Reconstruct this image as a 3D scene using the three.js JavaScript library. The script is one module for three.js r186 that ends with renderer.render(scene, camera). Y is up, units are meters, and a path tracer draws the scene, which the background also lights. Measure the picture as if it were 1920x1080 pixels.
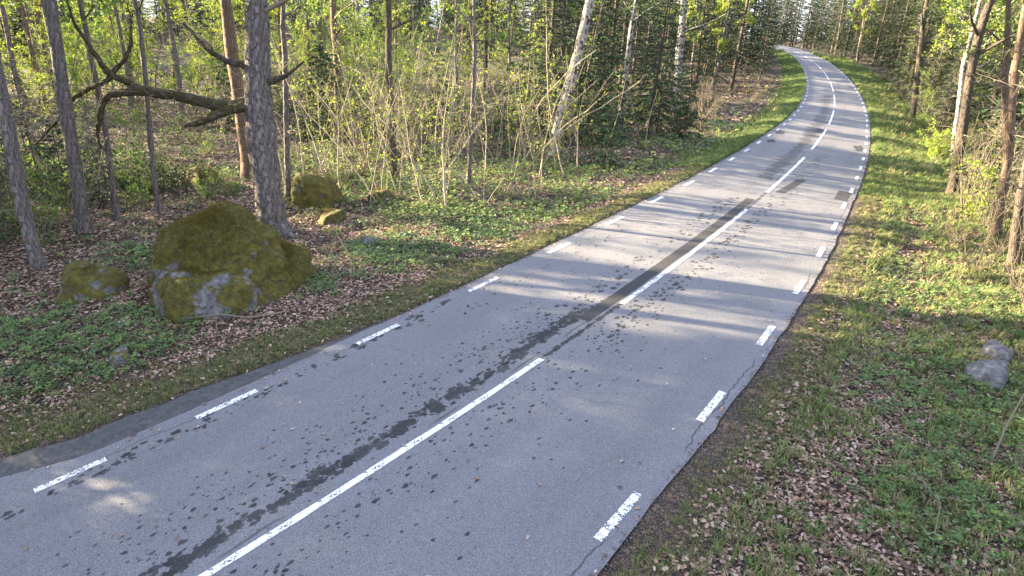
import * as THREE from 'three';
import { mergeGeometries } from 'three/addons/utils/BufferGeometryUtils.js';
import { createNoise2D, createNoise3D } from 'simplex-noise';

/* ------------------------------------------------------------------ camera, sky, sun, exposure */
const scene = new THREE.Scene();
const camera = new THREE.PerspectiveCamera(48.455, 1024 / 576, 0.1, 2500);
camera.rotation.order = 'YXZ';
camera.position.set(0, 5.496, 0);                 // on a roadside mast
camera.rotation.set(-0.385, 0, 0.035);

const SUN_EL = 15.5 * Math.PI / 180, SUN_TURN = 17 * Math.PI / 180;
const sunDir = new THREE.Vector3(-Math.cos(SUN_EL) * Math.cos(SUN_TURN), Math.sin(SUN_EL), -Math.cos(SUN_EL) * Math.sin(SUN_TURN));
{
  const W = 256, H = 128, data = new Float32Array(W * H * 4), d = new THREE.Vector3();
  for (let j = 0; j < H; j++) for (let i = 0; i < W; i++) {
    const el = ((j + 0.5) / H - 0.5) * Math.PI, az = ((i + 0.5) / W - 0.5) * 2 * Math.PI;
    d.set(Math.cos(el) * Math.cos(az), Math.sin(el), Math.cos(el) * Math.sin(az));
    const up = Math.max(0, d.y), t = Math.pow(1 - up, 3), g = Math.max(0, d.dot(sunDir));
    const glow = 0.35 * Math.pow(g, 6) + 0.5 * Math.pow(g, 40);
    const o = (j * W + i) * 4;
    data[o] = 0.29 * (0.49 + 0.40 * t + 1.0 * glow); data[o + 1] = 0.29 * (0.57 + 0.35 * t + 0.9 * glow); data[o + 2] = 0.29 * (0.82 + 0.14 * t + 0.62 * glow); data[o + 3] = 1;
  }
  const sky = new THREE.DataTexture(data, W, H, THREE.RGBAFormat, THREE.FloatType);
  sky.mapping = THREE.EquirectangularReflectionMapping; sky.magFilter = THREE.LinearFilter; sky.needsUpdate = true;
  scene.background = sky; scene.environment = sky;
}
const sun = new THREE.DirectionalLight(new THREE.Color().setRGB(1, 0.81, 0.53), 5);
sun.target.position.set(0, 0, -25); sun.position.copy(sunDir).multiplyScalar(150).add(sun.target.position); sun.shadow.radius = 1;
sun.castShadow = true; sun.shadow.mapSize.set(4096, 4096);
Object.assign(sun.shadow.camera, { left: -90, right: 90, top: 60, bottom: -60, near: 1, far: 400 });
scene.add(sun, sun.target);
const renderer = new THREE.WebGLRenderer({ antialias: true });
renderer.toneMapping = THREE.LinearToneMapping; renderer.toneMappingExposure = 9.2;
renderer.shadowMap.enabled = true;

/* ------------------------------------------------------------------ helpers */
const rng = (seed) => { let a = seed | 0; return () => { a = (a + 0x6d2b79f5) | 0; let t = Math.imul(a ^ (a >>> 15), 1 | a); t = (t + Math.imul(t ^ (t >>> 7), 61 | t)) ^ t; return ((t ^ (t >>> 14)) >>> 0) / 4294967296; }; };
const N2 = createNoise2D(rng(11)), N3 = createNoise3D(rng(12));
const fbm = (x, y, o = 4) => { let s = 0, a = 0.5; for (let i = 0; i < o; i++, a *= 0.5, x = x * 2 + 7.1, y = y * 2 + 3.7) s += a * N2(x, y); return s; };
const fbm3 = (x, y, z, o = 4) => { let s = 0, a = 0.5; for (let i = 0; i < o; i++, a *= 0.5, x *= 2, y *= 2, z *= 2) s += a * N3(x + i * 3.3, y, z); return s; };
const clamp = (v, a = 0, b = 1) => Math.min(b, Math.max(a, v));
const smooth = (a, b, v) => { const t = clamp((v - a) / (b - a)); return t * t * (3 - 2 * t); };
const lerp = (a, b, t) => a + (b - a) * t;
const V = (x, y, z) => new THREE.Vector3(x, y, z);
const interp = (xs, ys, x) => { if (x <= xs[0]) return ys[0]; for (let i = 1; i < xs.length; i++) if (x <= xs[i]) return lerp(ys[i - 1], ys[i], (x - xs[i - 1]) / (xs[i] - xs[i - 1])); return ys[ys.length - 1]; };
const taken = new Map();
const numbered = (name) => { const n = taken.get(name) ?? 0; taken.set(name, n + 1); return n ? name + '_' + String(n).padStart(3, '0') : name; };
function tag(o, label, category, group, kind) { if (label) o.userData.label = label; if (category) o.userData.category = category; if (group) o.userData.group = group; if (kind) o.userData.kind = kind; return o; }
function mesh(name, geo, mat, parent) { const m = new THREE.Mesh(geo, mat); m.name = parent === scene ? numbered(name) : name; m.castShadow = m.receiveShadow = true; parent.add(m); return m; }
function thing(name, x, y, z, label, category, group) { const g = new THREE.Group(); g.name = numbered(name); g.position.set(x, y, z); scene.add(g); return tag(g, label, category, group); }
function copy(src, x, y, z, turn, scale, label, group) { const c = src.clone(); c.name = numbered(src.userData.kindName); c.userData = { label, category: src.userData.category, group }; c.position.set(x, y, z); c.rotation.y = turn; c.scale.setScalar(scale); scene.add(c); return c; }

class GB {                                        // collects tubes and leaf faces into one geometry
  constructor() { this.p = []; this.n = []; this.uv = []; this.c = []; this.i = []; }
  vert(x, y, z, nx, ny, nz, u, v, r = 1, g = 1, b = 1) { this.p.push(x, y, z); this.n.push(nx, ny, nz); this.uv.push(u, v); this.c.push(r, g, b); return this.p.length / 3 - 1; }
  tube(pts, rad, seg, { rough = 0, tint, seed = 0, cap = true, ridge = 0 } = {}) {
    let nx = V(1, 0, 0), len = 0, prev = null; const rings = [];
    for (let k = 0; k < pts.length; k++) {
      const a = pts[Math.max(0, k - 1)], b = pts[Math.min(pts.length - 1, k + 1)], t = b.clone().sub(a).normalize();
      if (Math.abs(nx.dot(t)) > 0.95) nx = Math.abs(t.y) < 0.9 ? V(0, 1, 0) : V(0, 0, 1);
      nx = nx.clone().sub(t.clone().multiplyScalar(nx.dot(t))).normalize(); const bi = t.clone().cross(nx);
      if (prev) len += pts[k].distanceTo(prev); prev = pts[k];
      const ring = [], R = rad[k], circ = Math.max(0.25, Math.round(2 * Math.PI * Math.max(rad[0], 0.02) * 4) / 4);
      for (let s = 0; s <= seg; s++) {
        const th = (s % seg) / seg * Math.PI * 2, cs = Math.cos(th), sn = Math.sin(th);
        const r = R * (1 + (rough ? rough * (N3(cs * 1.6 + seed, sn * 1.6, len * 1.2) + 0.5 * N3(cs * 4 + seed, sn * 4, len * 2.5)) : 0)) + (ridge ? ridge * Math.min(R / 0.3, 1) * (0.6 - Math.abs(N3(cs * 6.5 + 0.7 * N3(cs * 3, sn * 3, len * 3), sn * 6.5 + seed, len * 1.4)) + 0.35 * N3(cs * 16, sn * 16, len * 6)) : 0);
        const dx = nx.x * cs + bi.x * sn, dy = nx.y * cs + bi.y * sn, dz = nx.z * cs + bi.z * sn;
        const q = tint ? tint(pts[k], len, th, dy) : [1, 1, 1];
        ring.push(this.vert(pts[k].x + dx * r, pts[k].y + dy * r, pts[k].z + dz * r, dx, dy, dz, s / seg * circ, len, ...q));
      }
      rings.push(ring);
    }
    for (let k = 0; k + 1 < rings.length; k++) for (let s = 0; s < seg; s++) { const a = rings[k][s], b = rings[k][s + 1], c = rings[k + 1][s], d = rings[k + 1][s + 1]; this.i.push(a, b, c, b, d, c); }
    if (cap) { const e = rings[rings.length - 1], q = pts[pts.length - 1]; const c = this.vert(q.x, q.y, q.z, nx.x, 1, nx.z, 0.1, len + 0.05); for (let s = 0; s < seg; s++) this.i.push(e[s], e[s + 1], c); }
  }
  leaf(x, y, z, dir, side, len, wid, col, fold = 0.25) {      // a pointed leaf of two faces folded along its rib
    const up = dir.clone().cross(side).normalize(), m = 0.45;
    const n = up, a = this.vert(x, y, z, n.x, n.y, n.z, 0.5, 0, ...col);
    const l = this.vert(x + dir.x * len * m + side.x * wid + up.x * wid * fold, y + dir.y * len * m + side.y * wid + up.y * wid * fold, z + dir.z * len * m + side.z * wid + up.z * wid * fold, n.x, n.y, n.z, 0, 0.5, ...col);
    const t = this.vert(x + dir.x * len, y + dir.y * len, z + dir.z * len, n.x, n.y, n.z, 0.5, 1, ...col);
    const r = this.vert(x + dir.x * len * m - side.x * wid + up.x * wid * fold, y + dir.y * len * m - side.y * wid + up.y * wid * fold, z + dir.z * len * m - side.z * wid + up.z * wid * fold, n.x, n.y, n.z, 1, 0.5, ...col);
    this.i.push(a, t, l, a, r, t);
  }
  build(flat) {
    const g = new THREE.BufferGeometry();
    g.setAttribute('position', new THREE.Float32BufferAttribute(this.p, 3)); if (!flat) g.setAttribute('normal', new THREE.Float32BufferAttribute(this.n, 3));
    g.setAttribute('uv', new THREE.Float32BufferAttribute(this.uv, 2)); g.setAttribute('color', new THREE.Float32BufferAttribute(this.c, 3)); g.setIndex(this.i);
    return g;
  }
}
const rdir = (r) => { const u = r() * 2 - 1, a = r() * Math.PI * 2, k = Math.sqrt(1 - u * u); return V(k * Math.cos(a), u, k * Math.sin(a)); };
// tileable noise for textures
function tiled(period, seed) { const r = rng(seed), n = period * period, g = new Float32Array(n); for (let i = 0; i < n; i++) g[i] = r(); return (x, y) => { const xi = Math.floor(x), yi = Math.floor(y), fx = x - xi, fy = y - yi, sx = fx * fx * (3 - 2 * fx), sy = fy * fy * (3 - 2 * fy), P = period, m = (v) => ((v % P) + P) % P; const a = g[m(yi) * P + m(xi)], b = g[m(yi) * P + m(xi + 1)], c = g[m(yi + 1) * P + m(xi)], d = g[m(yi + 1) * P + m(xi + 1)]; return lerp(lerp(a, b, sx), lerp(c, d, sx), sy); }; }
const toS = (v) => Math.round(255 * clamp(v <= 0.0031308 ? v * 12.92 : 1.055 * Math.pow(v, 1 / 2.4) - 0.055));
function texture(w, h, fn, srgb, repeat = true) {
  const data = new Uint8Array(w * h * 4);
  for (let y = 0; y < h; y++) for (let x = 0; x < w; x++) { const c = fn(x / w, y / h, x, y), o = (y * w + x) * 4; for (let k = 0; k < 3; k++) data[o + k] = srgb ? toS(c[k]) : Math.round(255 * clamp(c[k])); data[o + 3] = c.length > 3 ? Math.round(255 * clamp(c[3])) : 255; }
  const t = new THREE.DataTexture(data, w, h); t.magFilter = THREE.LinearFilter; t.minFilter = THREE.LinearMipmapLinearFilter; if (srgb) t.colorSpace = THREE.SRGBColorSpace;
  t.wrapS = t.wrapT = repeat ? THREE.RepeatWrapping : THREE.ClampToEdgeWrapping; t.needsUpdate = true; return t;
}

/* ------------------------------------------------------------------ the road's course */
const RK = { k: [-0.016696, -0.007697, -0.003022, -0.002674, -0.003319, -0.002873, -0.002946, -0.00345, -0.003954], g: [0.09038, 0.0226, -0.01137, 0.00137, 0.0194, 0.03925, 0.04708, 0.04831, 0.04954] };
const knots = RK.k.map((_, i) => -8 + i * 118 / 8), wknots = [0, 1, 2, 3, 4, 5].map((i) => -8 + i * 118 / 5);
const S0 = -30, S1 = 200, DS = 0.25, NS = Math.round((S1 - S0) / DS) + 1;
const road = { x: new Float64Array(NS), z: new Float64Array(NS), y: new Float64Array(NS), h: new Float64Array(NS) };
{
  const i0 = Math.round(-S0 / DS), kap = (s) => s < -8 ? RK.k[0] * smooth(-16, -8, s) : s > 110 ? -0.0045 : interp(knots, RK.k, s), gra = (s) => s < -8 ? RK.g[0] * smooth(-14, -8, s) : s > 110 ? lerp(0.0495, -0.01, smooth(110, 165, s)) : interp(knots, RK.g, s);
  road.h[i0] = 0.666; road.x[i0] = 0.2037; road.z[i0] = 9.7072; road.y[i0] = 0;
  for (const st of [1, -1]) for (let i = i0 + st; i >= 0 && i < NS; i += st) {
    const s = S0 + (i - st / 2) * DS, d = DS * st;
    road.h[i] = road.h[i - st] + kap(s) * d; const hm = (road.h[i] + road.h[i - st]) / 2;
    road.x[i] = road.x[i - st] + Math.sin(hm) * d; road.z[i] = road.z[i - st] + Math.cos(hm) * d; road.y[i] = road.y[i - st] + gra(s) * d;
  }
}
const lineW = (s) => interp(wknots, [6.5493, 5.0854, 4.6688, 4.6129, 4.5555, 4.5104], s), bank = (s) => interp([-8, 30, 110, 140], [0.03739, -0.08275, -0.04148, 0], s);
const along = (a, s) => { const f = clamp((s - S0) / DS, 0, NS - 1.001), i = Math.floor(f); return lerp(a[i], a[i + 1], f - i); };
const edgeL = (s) => 0.552 * lineW(s) + 0.45 * smooth(-5.6, -7.2, s) + 0.03 * N2(s * 0.5, 3) + 0.015 * N2(s * 3, 8), edgeR = (s) => 0.54 * lineW(s) + 0.025 * N2(s * 0.5, 30) + 0.018 * N2(s * 2.6, 60);
const roadH = (s, o) => along(road.y, s) + bank(s) * clamp(o, -4, 4);
function onRoad(s, o, lift = 0) { const h = along(road.h, s); return V(along(road.x, s) + o * Math.cos(h), roadH(s, o) + lift, -(along(road.z, s) - o * Math.sin(h))); }
// nearest place on the road for any (x, z): coarse table, then a walk
const cellN = 220, cell0 = -120, cellD = 1.6, nearest = new Int32Array(cellN * cellN);
for (let j = 0; j < cellN; j++) for (let i = 0; i < cellN; i++) { const x = cell0 + i * cellD, z = -60 + j * cellD; let b = 0, bd = 1e9; for (let k = 0; k < NS; k += 6) { const d = (road.x[k] - x) ** 2 + (road.z[k] - z) ** 2; if (d < bd) { bd = d; b = k; } } nearest[j * cellN + i] = b; }
function locate(x, z) {                           // z as in three.js; returns s and the offset o to the right
  const zf = -z, i = clamp(Math.round((x - cell0) / cellD), 0, cellN - 1), j = clamp(Math.round((zf + 60) / cellD), 0, cellN - 1);
  let k = nearest[j * cellN + i], d = (q) => (road.x[q] - x) ** 2 + (road.z[q] - zf) ** 2, best = d(k);
  for (const st of [-1, 1]) { let q = k + st; while (q >= 0 && q < NS && d(q) < best) { best = d(q); k = q; q += st; } }
  const s = S0 + k * DS, h = road.h[k]; return { s, o: (x - road.x[k]) * Math.cos(h) - (zf - road.z[k]) * Math.sin(h) };
}
const shoulderW = (s) => s > 1.2 ? 0 : (s < -5.6 ? lerp(0.62, 0.15, smooth(-5.6, -9, s)) : lerp(0.62, 0, smooth(-5.6, 0.6, s))) * (1 + 0.08 * N2(s, 55));
function groundH(x, z) {
  const { s, o } = locate(x, z), L = o < 0, e = (L ? edgeL(s) + shoulderW(s) : edgeR(s)), d = Math.abs(o) - e;
  const re = roadH(s, clamp(o, -e, e));
  if (d < 0) return re - 0.045;
  const yr = along(road.y, s), base = lerp(0, yr, smooth(4, 26, s)) + (L ? 0.02 : -0.55 * smooth(16, 30, s)), n = 0.35 * fbm(x * 0.09, z * 0.09, 3) + 0.09 * fbm(x * 0.6, z * 0.6, 3);
  const far = smooth(0, 3.2, d) , fade = smooth(0.4, 4, d);
  const lipL = -0.03 + 0.045 * smooth(0, 0.25, d);
  const dip = (L ? -0.14 : -0.1) * Math.exp(-(((d - 1.6) / 0.8) ** 2)) * smooth(2, 12, s);
  return lerp(re + lipL, base, far) + n * fade + dip + 0.02 * N2(x * 2.3, z * 2.3) * smooth(0, 0.4, d);
}

/* ------------------------------------------------------------------ materials */
const tn8 = tiled(8, 1), tn16 = tiled(16, 2), tn64 = tiled(64, 3), tn128 = tiled(128, 4), tn32 = tiled(32, 5);
const barkTex = texture(256, 256, (u, v) => { const w = tn16(u * 16, v * 4) * 0.6, f = Math.abs(tn16(u * 16 + w, v * 4 + tn8(u * 8, v * 8)) - 0.5) * 2, g = tn64(u * 64, v * 24) * 0.5 + tn128(u * 128, v * 96) * 0.5, k = 0.15 + 0.85 * Math.pow(f, 0.75), l = 0.2 + 1.25 * g * k + 0.25 * k; return [l, l * 0.97, l * 0.97]; }, true);
const barkBump = texture(256, 256, (u, v) => { const w = tn16(u * 16, v * 4) * 0.6, f = Math.abs(tn16(u * 16 + w, v * 4 + tn8(u * 8, v * 8)) - 0.5) * 2, g = tn64(u * 64, v * 24), k = 0.75 * Math.pow(f, 0.6) + 0.25 * g; return [k, k, k]; }, false);
const birchTex = texture(256, 512, (u, v) => {
  const b = tn64(u * 10, v * 64) * 0.6 + tn32(u * 4, v * 32) * 0.4, dark = b > 0.66 ? 1 : 0, patch = smooth(0.5, 0.62, tn8(u * 8, v * 8) * 0.75 + tn32(u * 32, v * 32) * 0.25), g = 0.85 + 0.3 * tn128(u * 128, v * 128);
  const d = Math.max(dark * 0.75, patch); return [lerp(0.47, 0.06, d) * g, lerp(0.44, 0.055, d) * g, lerp(0.41, 0.05, d) * g];
}, true);
barkTex.repeat.set(1.2, 1.5); barkBump.repeat.set(1.2, 1.5);
const M = {};
const std = (o) => new THREE.MeshStandardMaterial({ roughness: 0.95, vertexColors: true, ...o });
const lin = (r, g, b) => new THREE.Color().setRGB(r, g, b);
M.bark = std({ color: lin(0.24, 0.215, 0.20), map: barkTex, bumpMap: barkBump, bumpScale: 0.05 });
M.barkDark = std({ color: lin(0.13, 0.105, 0.085), map: barkTex, bumpMap: barkBump, bumpScale: 0.03 });
M.barkRed = std({ color: lin(0.22, 0.155, 0.115), map: barkTex, bumpMap: barkBump, bumpScale: 0.02 });
M.birch = std({ color: lin(0.8, 0.79, 0.78), map: birchTex, bumpMap: barkBump, bumpScale: 0.008 });
M.twig = std({ color: lin(0.2, 0.168, 0.125) });
M.leaf = new THREE.MeshPhysicalMaterial({ color: 0xffffff, vertexColors: true, roughness: 0.85, transmission: 0.55, thickness: 0, specularIntensity: 0.4 });
M.shoot = std({ color: lin(0.13, 0.105, 0.08) });
M.needle = std({ color: 0xffffff, roughness: 0.9 });
const grainB = texture(256, 256, (u, v, x, y) => { const k = tn128(u * 128, v * 128) * 0.6 + tn64(u * 64 + 9, v * 64) * 0.4; return [k, k, k]; }, false);

/* ------------------------------------------------------------------ ground */
const soilTex = texture(512, 512, (u, v) => {
  const a = tn128(u * 128, v * 128), b = tn64(u * 64, v * 64), c = tn16(u * 16, v * 16), leafy = smooth(0.45, 0.7, a * 0.6 + b * 0.4), g = 0.55 + 0.5 * c;
  return [lerp(0.055, 0.21, leafy) * g, lerp(0.043, 0.145, leafy) * g, lerp(0.03, 0.105, leafy) * g];
}, true);
{
  const axis = (parts) => { const a = []; for (const [from, to, step] of parts) { const n = Math.max(1, Math.round((to - from) / step)); for (let i = 0; i < n; i++) a.push(from + (to - from) * i / n); } a.push(parts[parts.length - 1][1]); return a; };
  const xs = axis([[-900, -120, 60], [-120, -40, 4], [-40, -16, 1], [-16, 16, 0.22], [16, 45, 0.7], [45, 130, 4], [130, 900, 60]]), zs = axis([[-900, -180, 60], [-180, -80, 3], [-80, -36, 0.8], [-36, -3, 0.22], [-3, 20, 1], [20, 400, 40]]);
  const p = [], uv = [], col = [], idx = [];
  for (const z of zs) for (const x of xs) {
    p.push(x, groundH(clamp(x, -118, 220), clamp(z, -280, 55)), z); uv.push(x / 1.6, z / 1.6);
    const m = smooth(-0.1, 0.45, fbm(x * 0.35, z * 0.35, 4)); col.push(lerp(1, 0.62, m), lerp(1, 0.85, m), lerp(1, 0.5, m));
  }
  for (let j = 0; j + 1 < zs.length; j++) for (let i = 0; i + 1 < xs.length; i++) { const a = j * xs.length + i, b = a + 1, c = a + xs.length, d = c + 1; idx.push(a, c, b, b, c, d); }
  const g = new THREE.BufferGeometry(); g.setAttribute('position', new THREE.Float32BufferAttribute(p, 3)); g.setAttribute('uv', new THREE.Float32BufferAttribute(uv, 2)); g.setAttribute('color', new THREE.Float32BufferAttribute(col, 3)); g.setIndex(idx); g.computeVertexNormals();
  tag(mesh('ground', g, std({ map: soilTex, bumpMap: grainB, bumpScale: 0.04, roughness: 1 }), scene), 'brown leaf strewn woodland floor on both sides of the road', 'ground', null, 'structure');
}

/* ------------------------------------------------------------------ road */
const roadGroup = new THREE.Group(); roadGroup.name = 'road'; scene.add(roadGroup); tag(roadGroup, 'grey two lane asphalt road bending left through the woods', 'road', null, 'structure');
function strip(sA, sB, oA, oB, { ds = 0.5, across = 2, lift = 0, uv, jag } = {}) {
  const n = Math.max(1, Math.ceil((sB - sA) / ds)), p = [], t = [], idx = [];
  for (let i = 0; i <= n; i++) for (let k = 0; k <= across; k++) {
    const s = lerp(sA, sB, i / n), a = typeof oA === 'function' ? oA(s) : oA, b = typeof oB === 'function' ? oB(s) : oB, o = lerp(a, b, k / across), q = onRoad(s, o, lift);
    p.push(q.x, q.y, q.z); const w = uv ? uv(s, o, i / n, k / across) : [o, s]; t.push(...w);
  }
  for (let i = 0; i < n; i++) for (let k = 0; k < across; k++) { const a = i * (across + 1) + k, b = a + 1, c = a + across + 1, d = c + 1; idx.push(a, b, c, b, d, c); }
  const g = new THREE.BufferGeometry(); g.setAttribute('position', new THREE.Float32BufferAttribute(p, 3)); g.setAttribute('uv', new THREE.Float32BufferAttribute(t, 2)); g.setIndex(idx); g.computeVertexNormals(); return g;
}
{
  const R = rng(77), OW = 3.9;
  // dark bitumen blotches: [s, o, radius along, radius across, strength]
  const spots = [];
  const scat = (n, s0, s1, o, so, r0, r1, k = 0.95) => { for (let i = 0; i < n; i++) { const g = (R() + R() + R()) / 1.5 - 1, r = 1.35 * (r0 + (r1 - r0) * R() ** 1.6); spots.push([lerp(s0, s1, R()), o + g * so, r * (0.9 + R()), r, k * (0.75 + 0.25 * R())]); } };
  scat(150, -9, 2.4, -0.42, 0.17, 0.03, 0.085); scat(260, -9, 2.4, -0.45, 0.3, 0.012, 0.04); scat(420, -9, 2.4, -0.9, 0.8, 0.008, 0.026); scat(240, -9, 6, -1.3, 1.0, 0.006, 0.02);
  scat(150, -9, 1.5, -3.0, 0.22, 0.012, 0.05); scat(420, -9, 6, 0.5, 0.7, 0.007, 0.026); scat(150, -9, 8, 1.1, 1.4, 0.006, 0.02);
  scat(260, 2, 14, 0.5, 0.4, 0.01, 0.045); scat(180, 2, 14, -0.75, 0.4, 0.012, 0.05); scat(90, 0, 3.4, -0.5, 0.25, 0.02, 0.07);
  scat(90, 1, 9, -2.4, 0.5, 0.008, 0.03); scat(130, 0.55, 3.55, 0, 0.035, 0.015, 0.045); scat(110, 12.7, 15.7, 0, 0.035, 0.015, 0.05, 0.8); scat(200, -9, 30, 0, 3, 0.006, 0.02);
  scat(620, 18, 36, -0.55, 0.4, 0.03, 0.13, 0.6); scat(300, 32, 60, -0.6, 0.4, 0.05, 0.25, 0.5); scat(150, 14, 26, 0.6, 0.5, 0.015, 0.06, 0.7);
  const sections = [[-30, 8.5, 1024, 2048, -9], [8.5, 34, 512, 1024, 8.5], [34, 200, 256, 1024, 34]];
  for (const [sA, sB, w, h, t0] of sections) {
    const t1 = sB === 200 ? 110 : sB, fine = w / 1024, dark = new Float32Array(w * h);
    for (const [s, o, rs, ro, k] of spots) {
      const cx = (o + OW) / (2 * OW) * w, cy = (s - t0) / (t1 - t0) * h, rx = ro / (2 * OW) * w, ry = rs / (t1 - t0) * h;
      for (let y = Math.floor(cy - ry * 1.5 - 1); y <= cy + ry * 1.5 + 1; y++) for (let x = Math.floor(cx - rx * 1.5 - 1); x <= cx + rx * 1.5 + 1; x++) if (x >= 0 && y >= 0 && x < w && y < h) {
        const wob = 0.9 + 0.4 * N2(x / w * 2 * OW * 11 + s * 9, y / h * (t1 - t0) * 11), d = Math.hypot((x - cx) / Math.max(rx, 0.6), (y - cy) / Math.max(ry, 0.6)), a = k * smooth(1.2, 0.8, d / wob); const q = y * w + x; if (a > dark[q]) dark[q] = a;
      }
    }
    const rg = rng(5 + w);
    const map = texture(w, h, (u, v, x, y) => {
      const o = u * 2 * OW - OW, s = lerp(t0, t1, v), lw = lineW(s);
      const tone = 1 + 0.10 * fbm(o * 0.5, s * 0.12, 3) + 0.07 * fbm(o * 2, s * 0.5 + 40, 3) + 0.05 * N2(o * 9, s * 7), grit = 1 + (rg() - 0.5) * 0.8 * (0.35 + 0.65 * fine) + 0.26 * N2(o * 34, s * 34) + 0.12 * N2(o * 71, s * 71);
      const track = 0.06 * (Math.exp(-(((Math.abs(o) / lw - 0.16) / 0.05) ** 2)) + Math.exp(-(((Math.abs(o) / lw - 0.40) / 0.05) ** 2)));
      const seam = 1 - 0.5 * smooth(0.03, 0.012, Math.abs(o + 0.02 * N2(s * 1.5, 1) + 0.14)) * smooth(0.1, 0.5, N2(s * 0.4, 77));
      const crack = smooth(0.02, 0.006, Math.abs(o - lw * 0.5 - 0.08 - 0.05 * N2(s * 0.9, 5) - 0.02 * N2(s * 4, 6))) * smooth(-0.1, 0.25, N2(s * 0.25, 14)) + smooth(0.016, 0.005, Math.abs(o + lw * 0.5 + 0.05 - 0.06 * N2(s * 0.8, 25) - 0.02 * N2(s * 5, 26))) * smooth(0, 0.3, N2(s * 0.3, 31));
      let l = (1 - 0.6 * clamp(crack)) * 0.172 * (tone - track) * grit * seam; l *= 1 - dark[y * w + x] * 0.92;
      return [l * 0.985, l * 0.985, l * 1.04];
    }, true, false);
    const geo = strip(sA, sB, (s) => -edgeL(s), edgeR, { ds: 0.25, across: 8, uv: (s, o) => [(o + OW) / (2 * OW), (s - t0) / (t1 - t0)] });
    const m = new THREE.MeshStandardMaterial({ map, roughness: 0.82 }); if (sA < 30) { const b = grainB.clone(); b.repeat.set(2 * OW * 1.6, (t1 - t0) * 1.6); m.bumpMap = b; m.bumpScale = 0.004; }
    mesh('asphalt', geo, m, roadGroup);
  }
  // old darker asphalt beyond the left line, and the repair patches
  const patchTex = texture(256, 256, (u, v) => { const l = 0.04 * (0.7 + 0.6 * tn128(u * 128, v * 128)) * (0.85 + 0.3 * tn8(u * 8, v * 8)); return [l, l * 0.97, l]; }, true); patchTex.repeat.set(1, 1);
  const patchMat = new THREE.MeshStandardMaterial({ map: patchTex, roughness: 0.85, bumpMap: grainB, bumpScale: 0.003 });
  const shMat = new THREE.MeshStandardMaterial({ map: texture(256, 256, (u, v) => { const l = 0.075 * (0.6 + 0.8 * tn128(u * 128, v * 128)) * (0.75 + 0.5 * tn16(u * 16, v * 16)); return [l * 1.02, l, l * 1.0]; }, true), roughness: 0.95 });
  mesh('shoulder', strip(-30, 1.2, (s) => -(edgeL(s) + shoulderW(s)), (s) => -edgeL(s) + 0.05, { ds: 0.2, lift: -0.006 }), shMat, roadGroup);
  const pj = (s) => 0.012 * N2(s * 4, 21);
  const patch = (sA, sB, oA, oB, skew = 0, lift = 0.004) => mesh('repair_patch', strip(sA, sB, (s) => oA + skew * (s - sA) + pj(s), (s) => oB + skew * (s - sA) + pj(s + 9), { ds: 0.15, lift }), patchMat, roadGroup);
  patch(2.35, 14.2, -0.37, -0.085, 0.001); patch(15.9, 19, 0.26, 0.56, 0.09); patch(16.5, 18.2, 2.12, 2.55); 
  const blob = (s, o, rs, ro, name) => { const c = []; const g = new THREE.BufferGeometry(), p = [], t = [], idx = [], n = 18, q0 = onRoad(s, o, 0.005); p.push(q0.x, q0.y, q0.z); t.push(0, 0); for (let i = 0; i < n; i++) { const a = i / n * Math.PI * 2, k = 0.85 + 0.3 * N2(Math.cos(a) + s, Math.sin(a)), q = onRoad(s + Math.sin(a) * rs * k, o + Math.cos(a) * ro * k, 0.005); p.push(q.x, q.y, q.z); t.push(Math.cos(a) * ro, Math.sin(a) * rs); idx.push(0, i + 1, (i + 1) % n + 1); } g.setAttribute('position', new THREE.Float32BufferAttribute(p, 3)); g.setAttribute('uv', new THREE.Float32BufferAttribute(t, 2)); g.setIndex(idx); g.computeVertexNormals(); mesh(name, g, patchMat, roadGroup); };
  blob(28.1, -2.02, 0.75, 0.27, 'repair_patch'); blob(31.8, -2.1, 1.0, 0.26, 'repair_patch'); blob(31.2, 2.07, 1.3, 0.26, 'repair_patch'); blob(36, -0.3, 1.2, 0.25, 'repair_patch');
  // painted lines, worn
  const wear = (thr, seed) => texture(256, 256, (u, v) => { const n = tiled64(u, v, seed); const w = 0.8 + 0.15 * tn32(u * 32, v * 32); return [w * 0.92, w * 0.92, w * 0.93, n > thr ? 1 : 0]; }, true);
  const wA = tiled(64, 91), wB = tiled(16, 92); const tiled64 = (u, v, s) => 1 - Math.pow(wA(u * 64 + s, v * 64) * 0.6 + wB(u * 16, v * 16 + s) * 0.4, 1.4);
  const paint = [0.36, 0.45, 0.52].map((t, i) => { const m = new THREE.MeshStandardMaterial({ map: wear(t, i * 7), roughness: 0.7, alphaTest: 0.5 }); return m; });
  const line = (name, sA, sB, o, w, mat, s = rng(Math.round(sA * 100))) => { const u0 = s() * 5, v0 = s() * 5, j = (q) => 0.008 * N2(q * 5, o); return mesh(name, strip(sA, sB, (q) => (typeof o === 'function' ? o(q) : o) - w / 2 + j(q), (q) => (typeof o === 'function' ? o(q) : o) + w / 2 + j(q + 50), { ds: 0.2, across: 2, lift: 0.0085, uv: (q, oo, a, b) => [u0 + b * w * 1.4, v0 + (q - sA) * 1.4] }), mat, roadGroup); };
  line('centre_line', -9.5, 0.58, 0.02, 0.115, paint[0]);
  for (let i = 0; i < 15; i++) line('centre_line', 3.5 + 12.1 * i, 12.7 + 12.1 * i, 0.03, 0.115, paint[i === 0 ? 2 : i === 1 ? 1 : 0]);
  const half = (sgn) => (s) => sgn * lineW(s) / 2;
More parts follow.
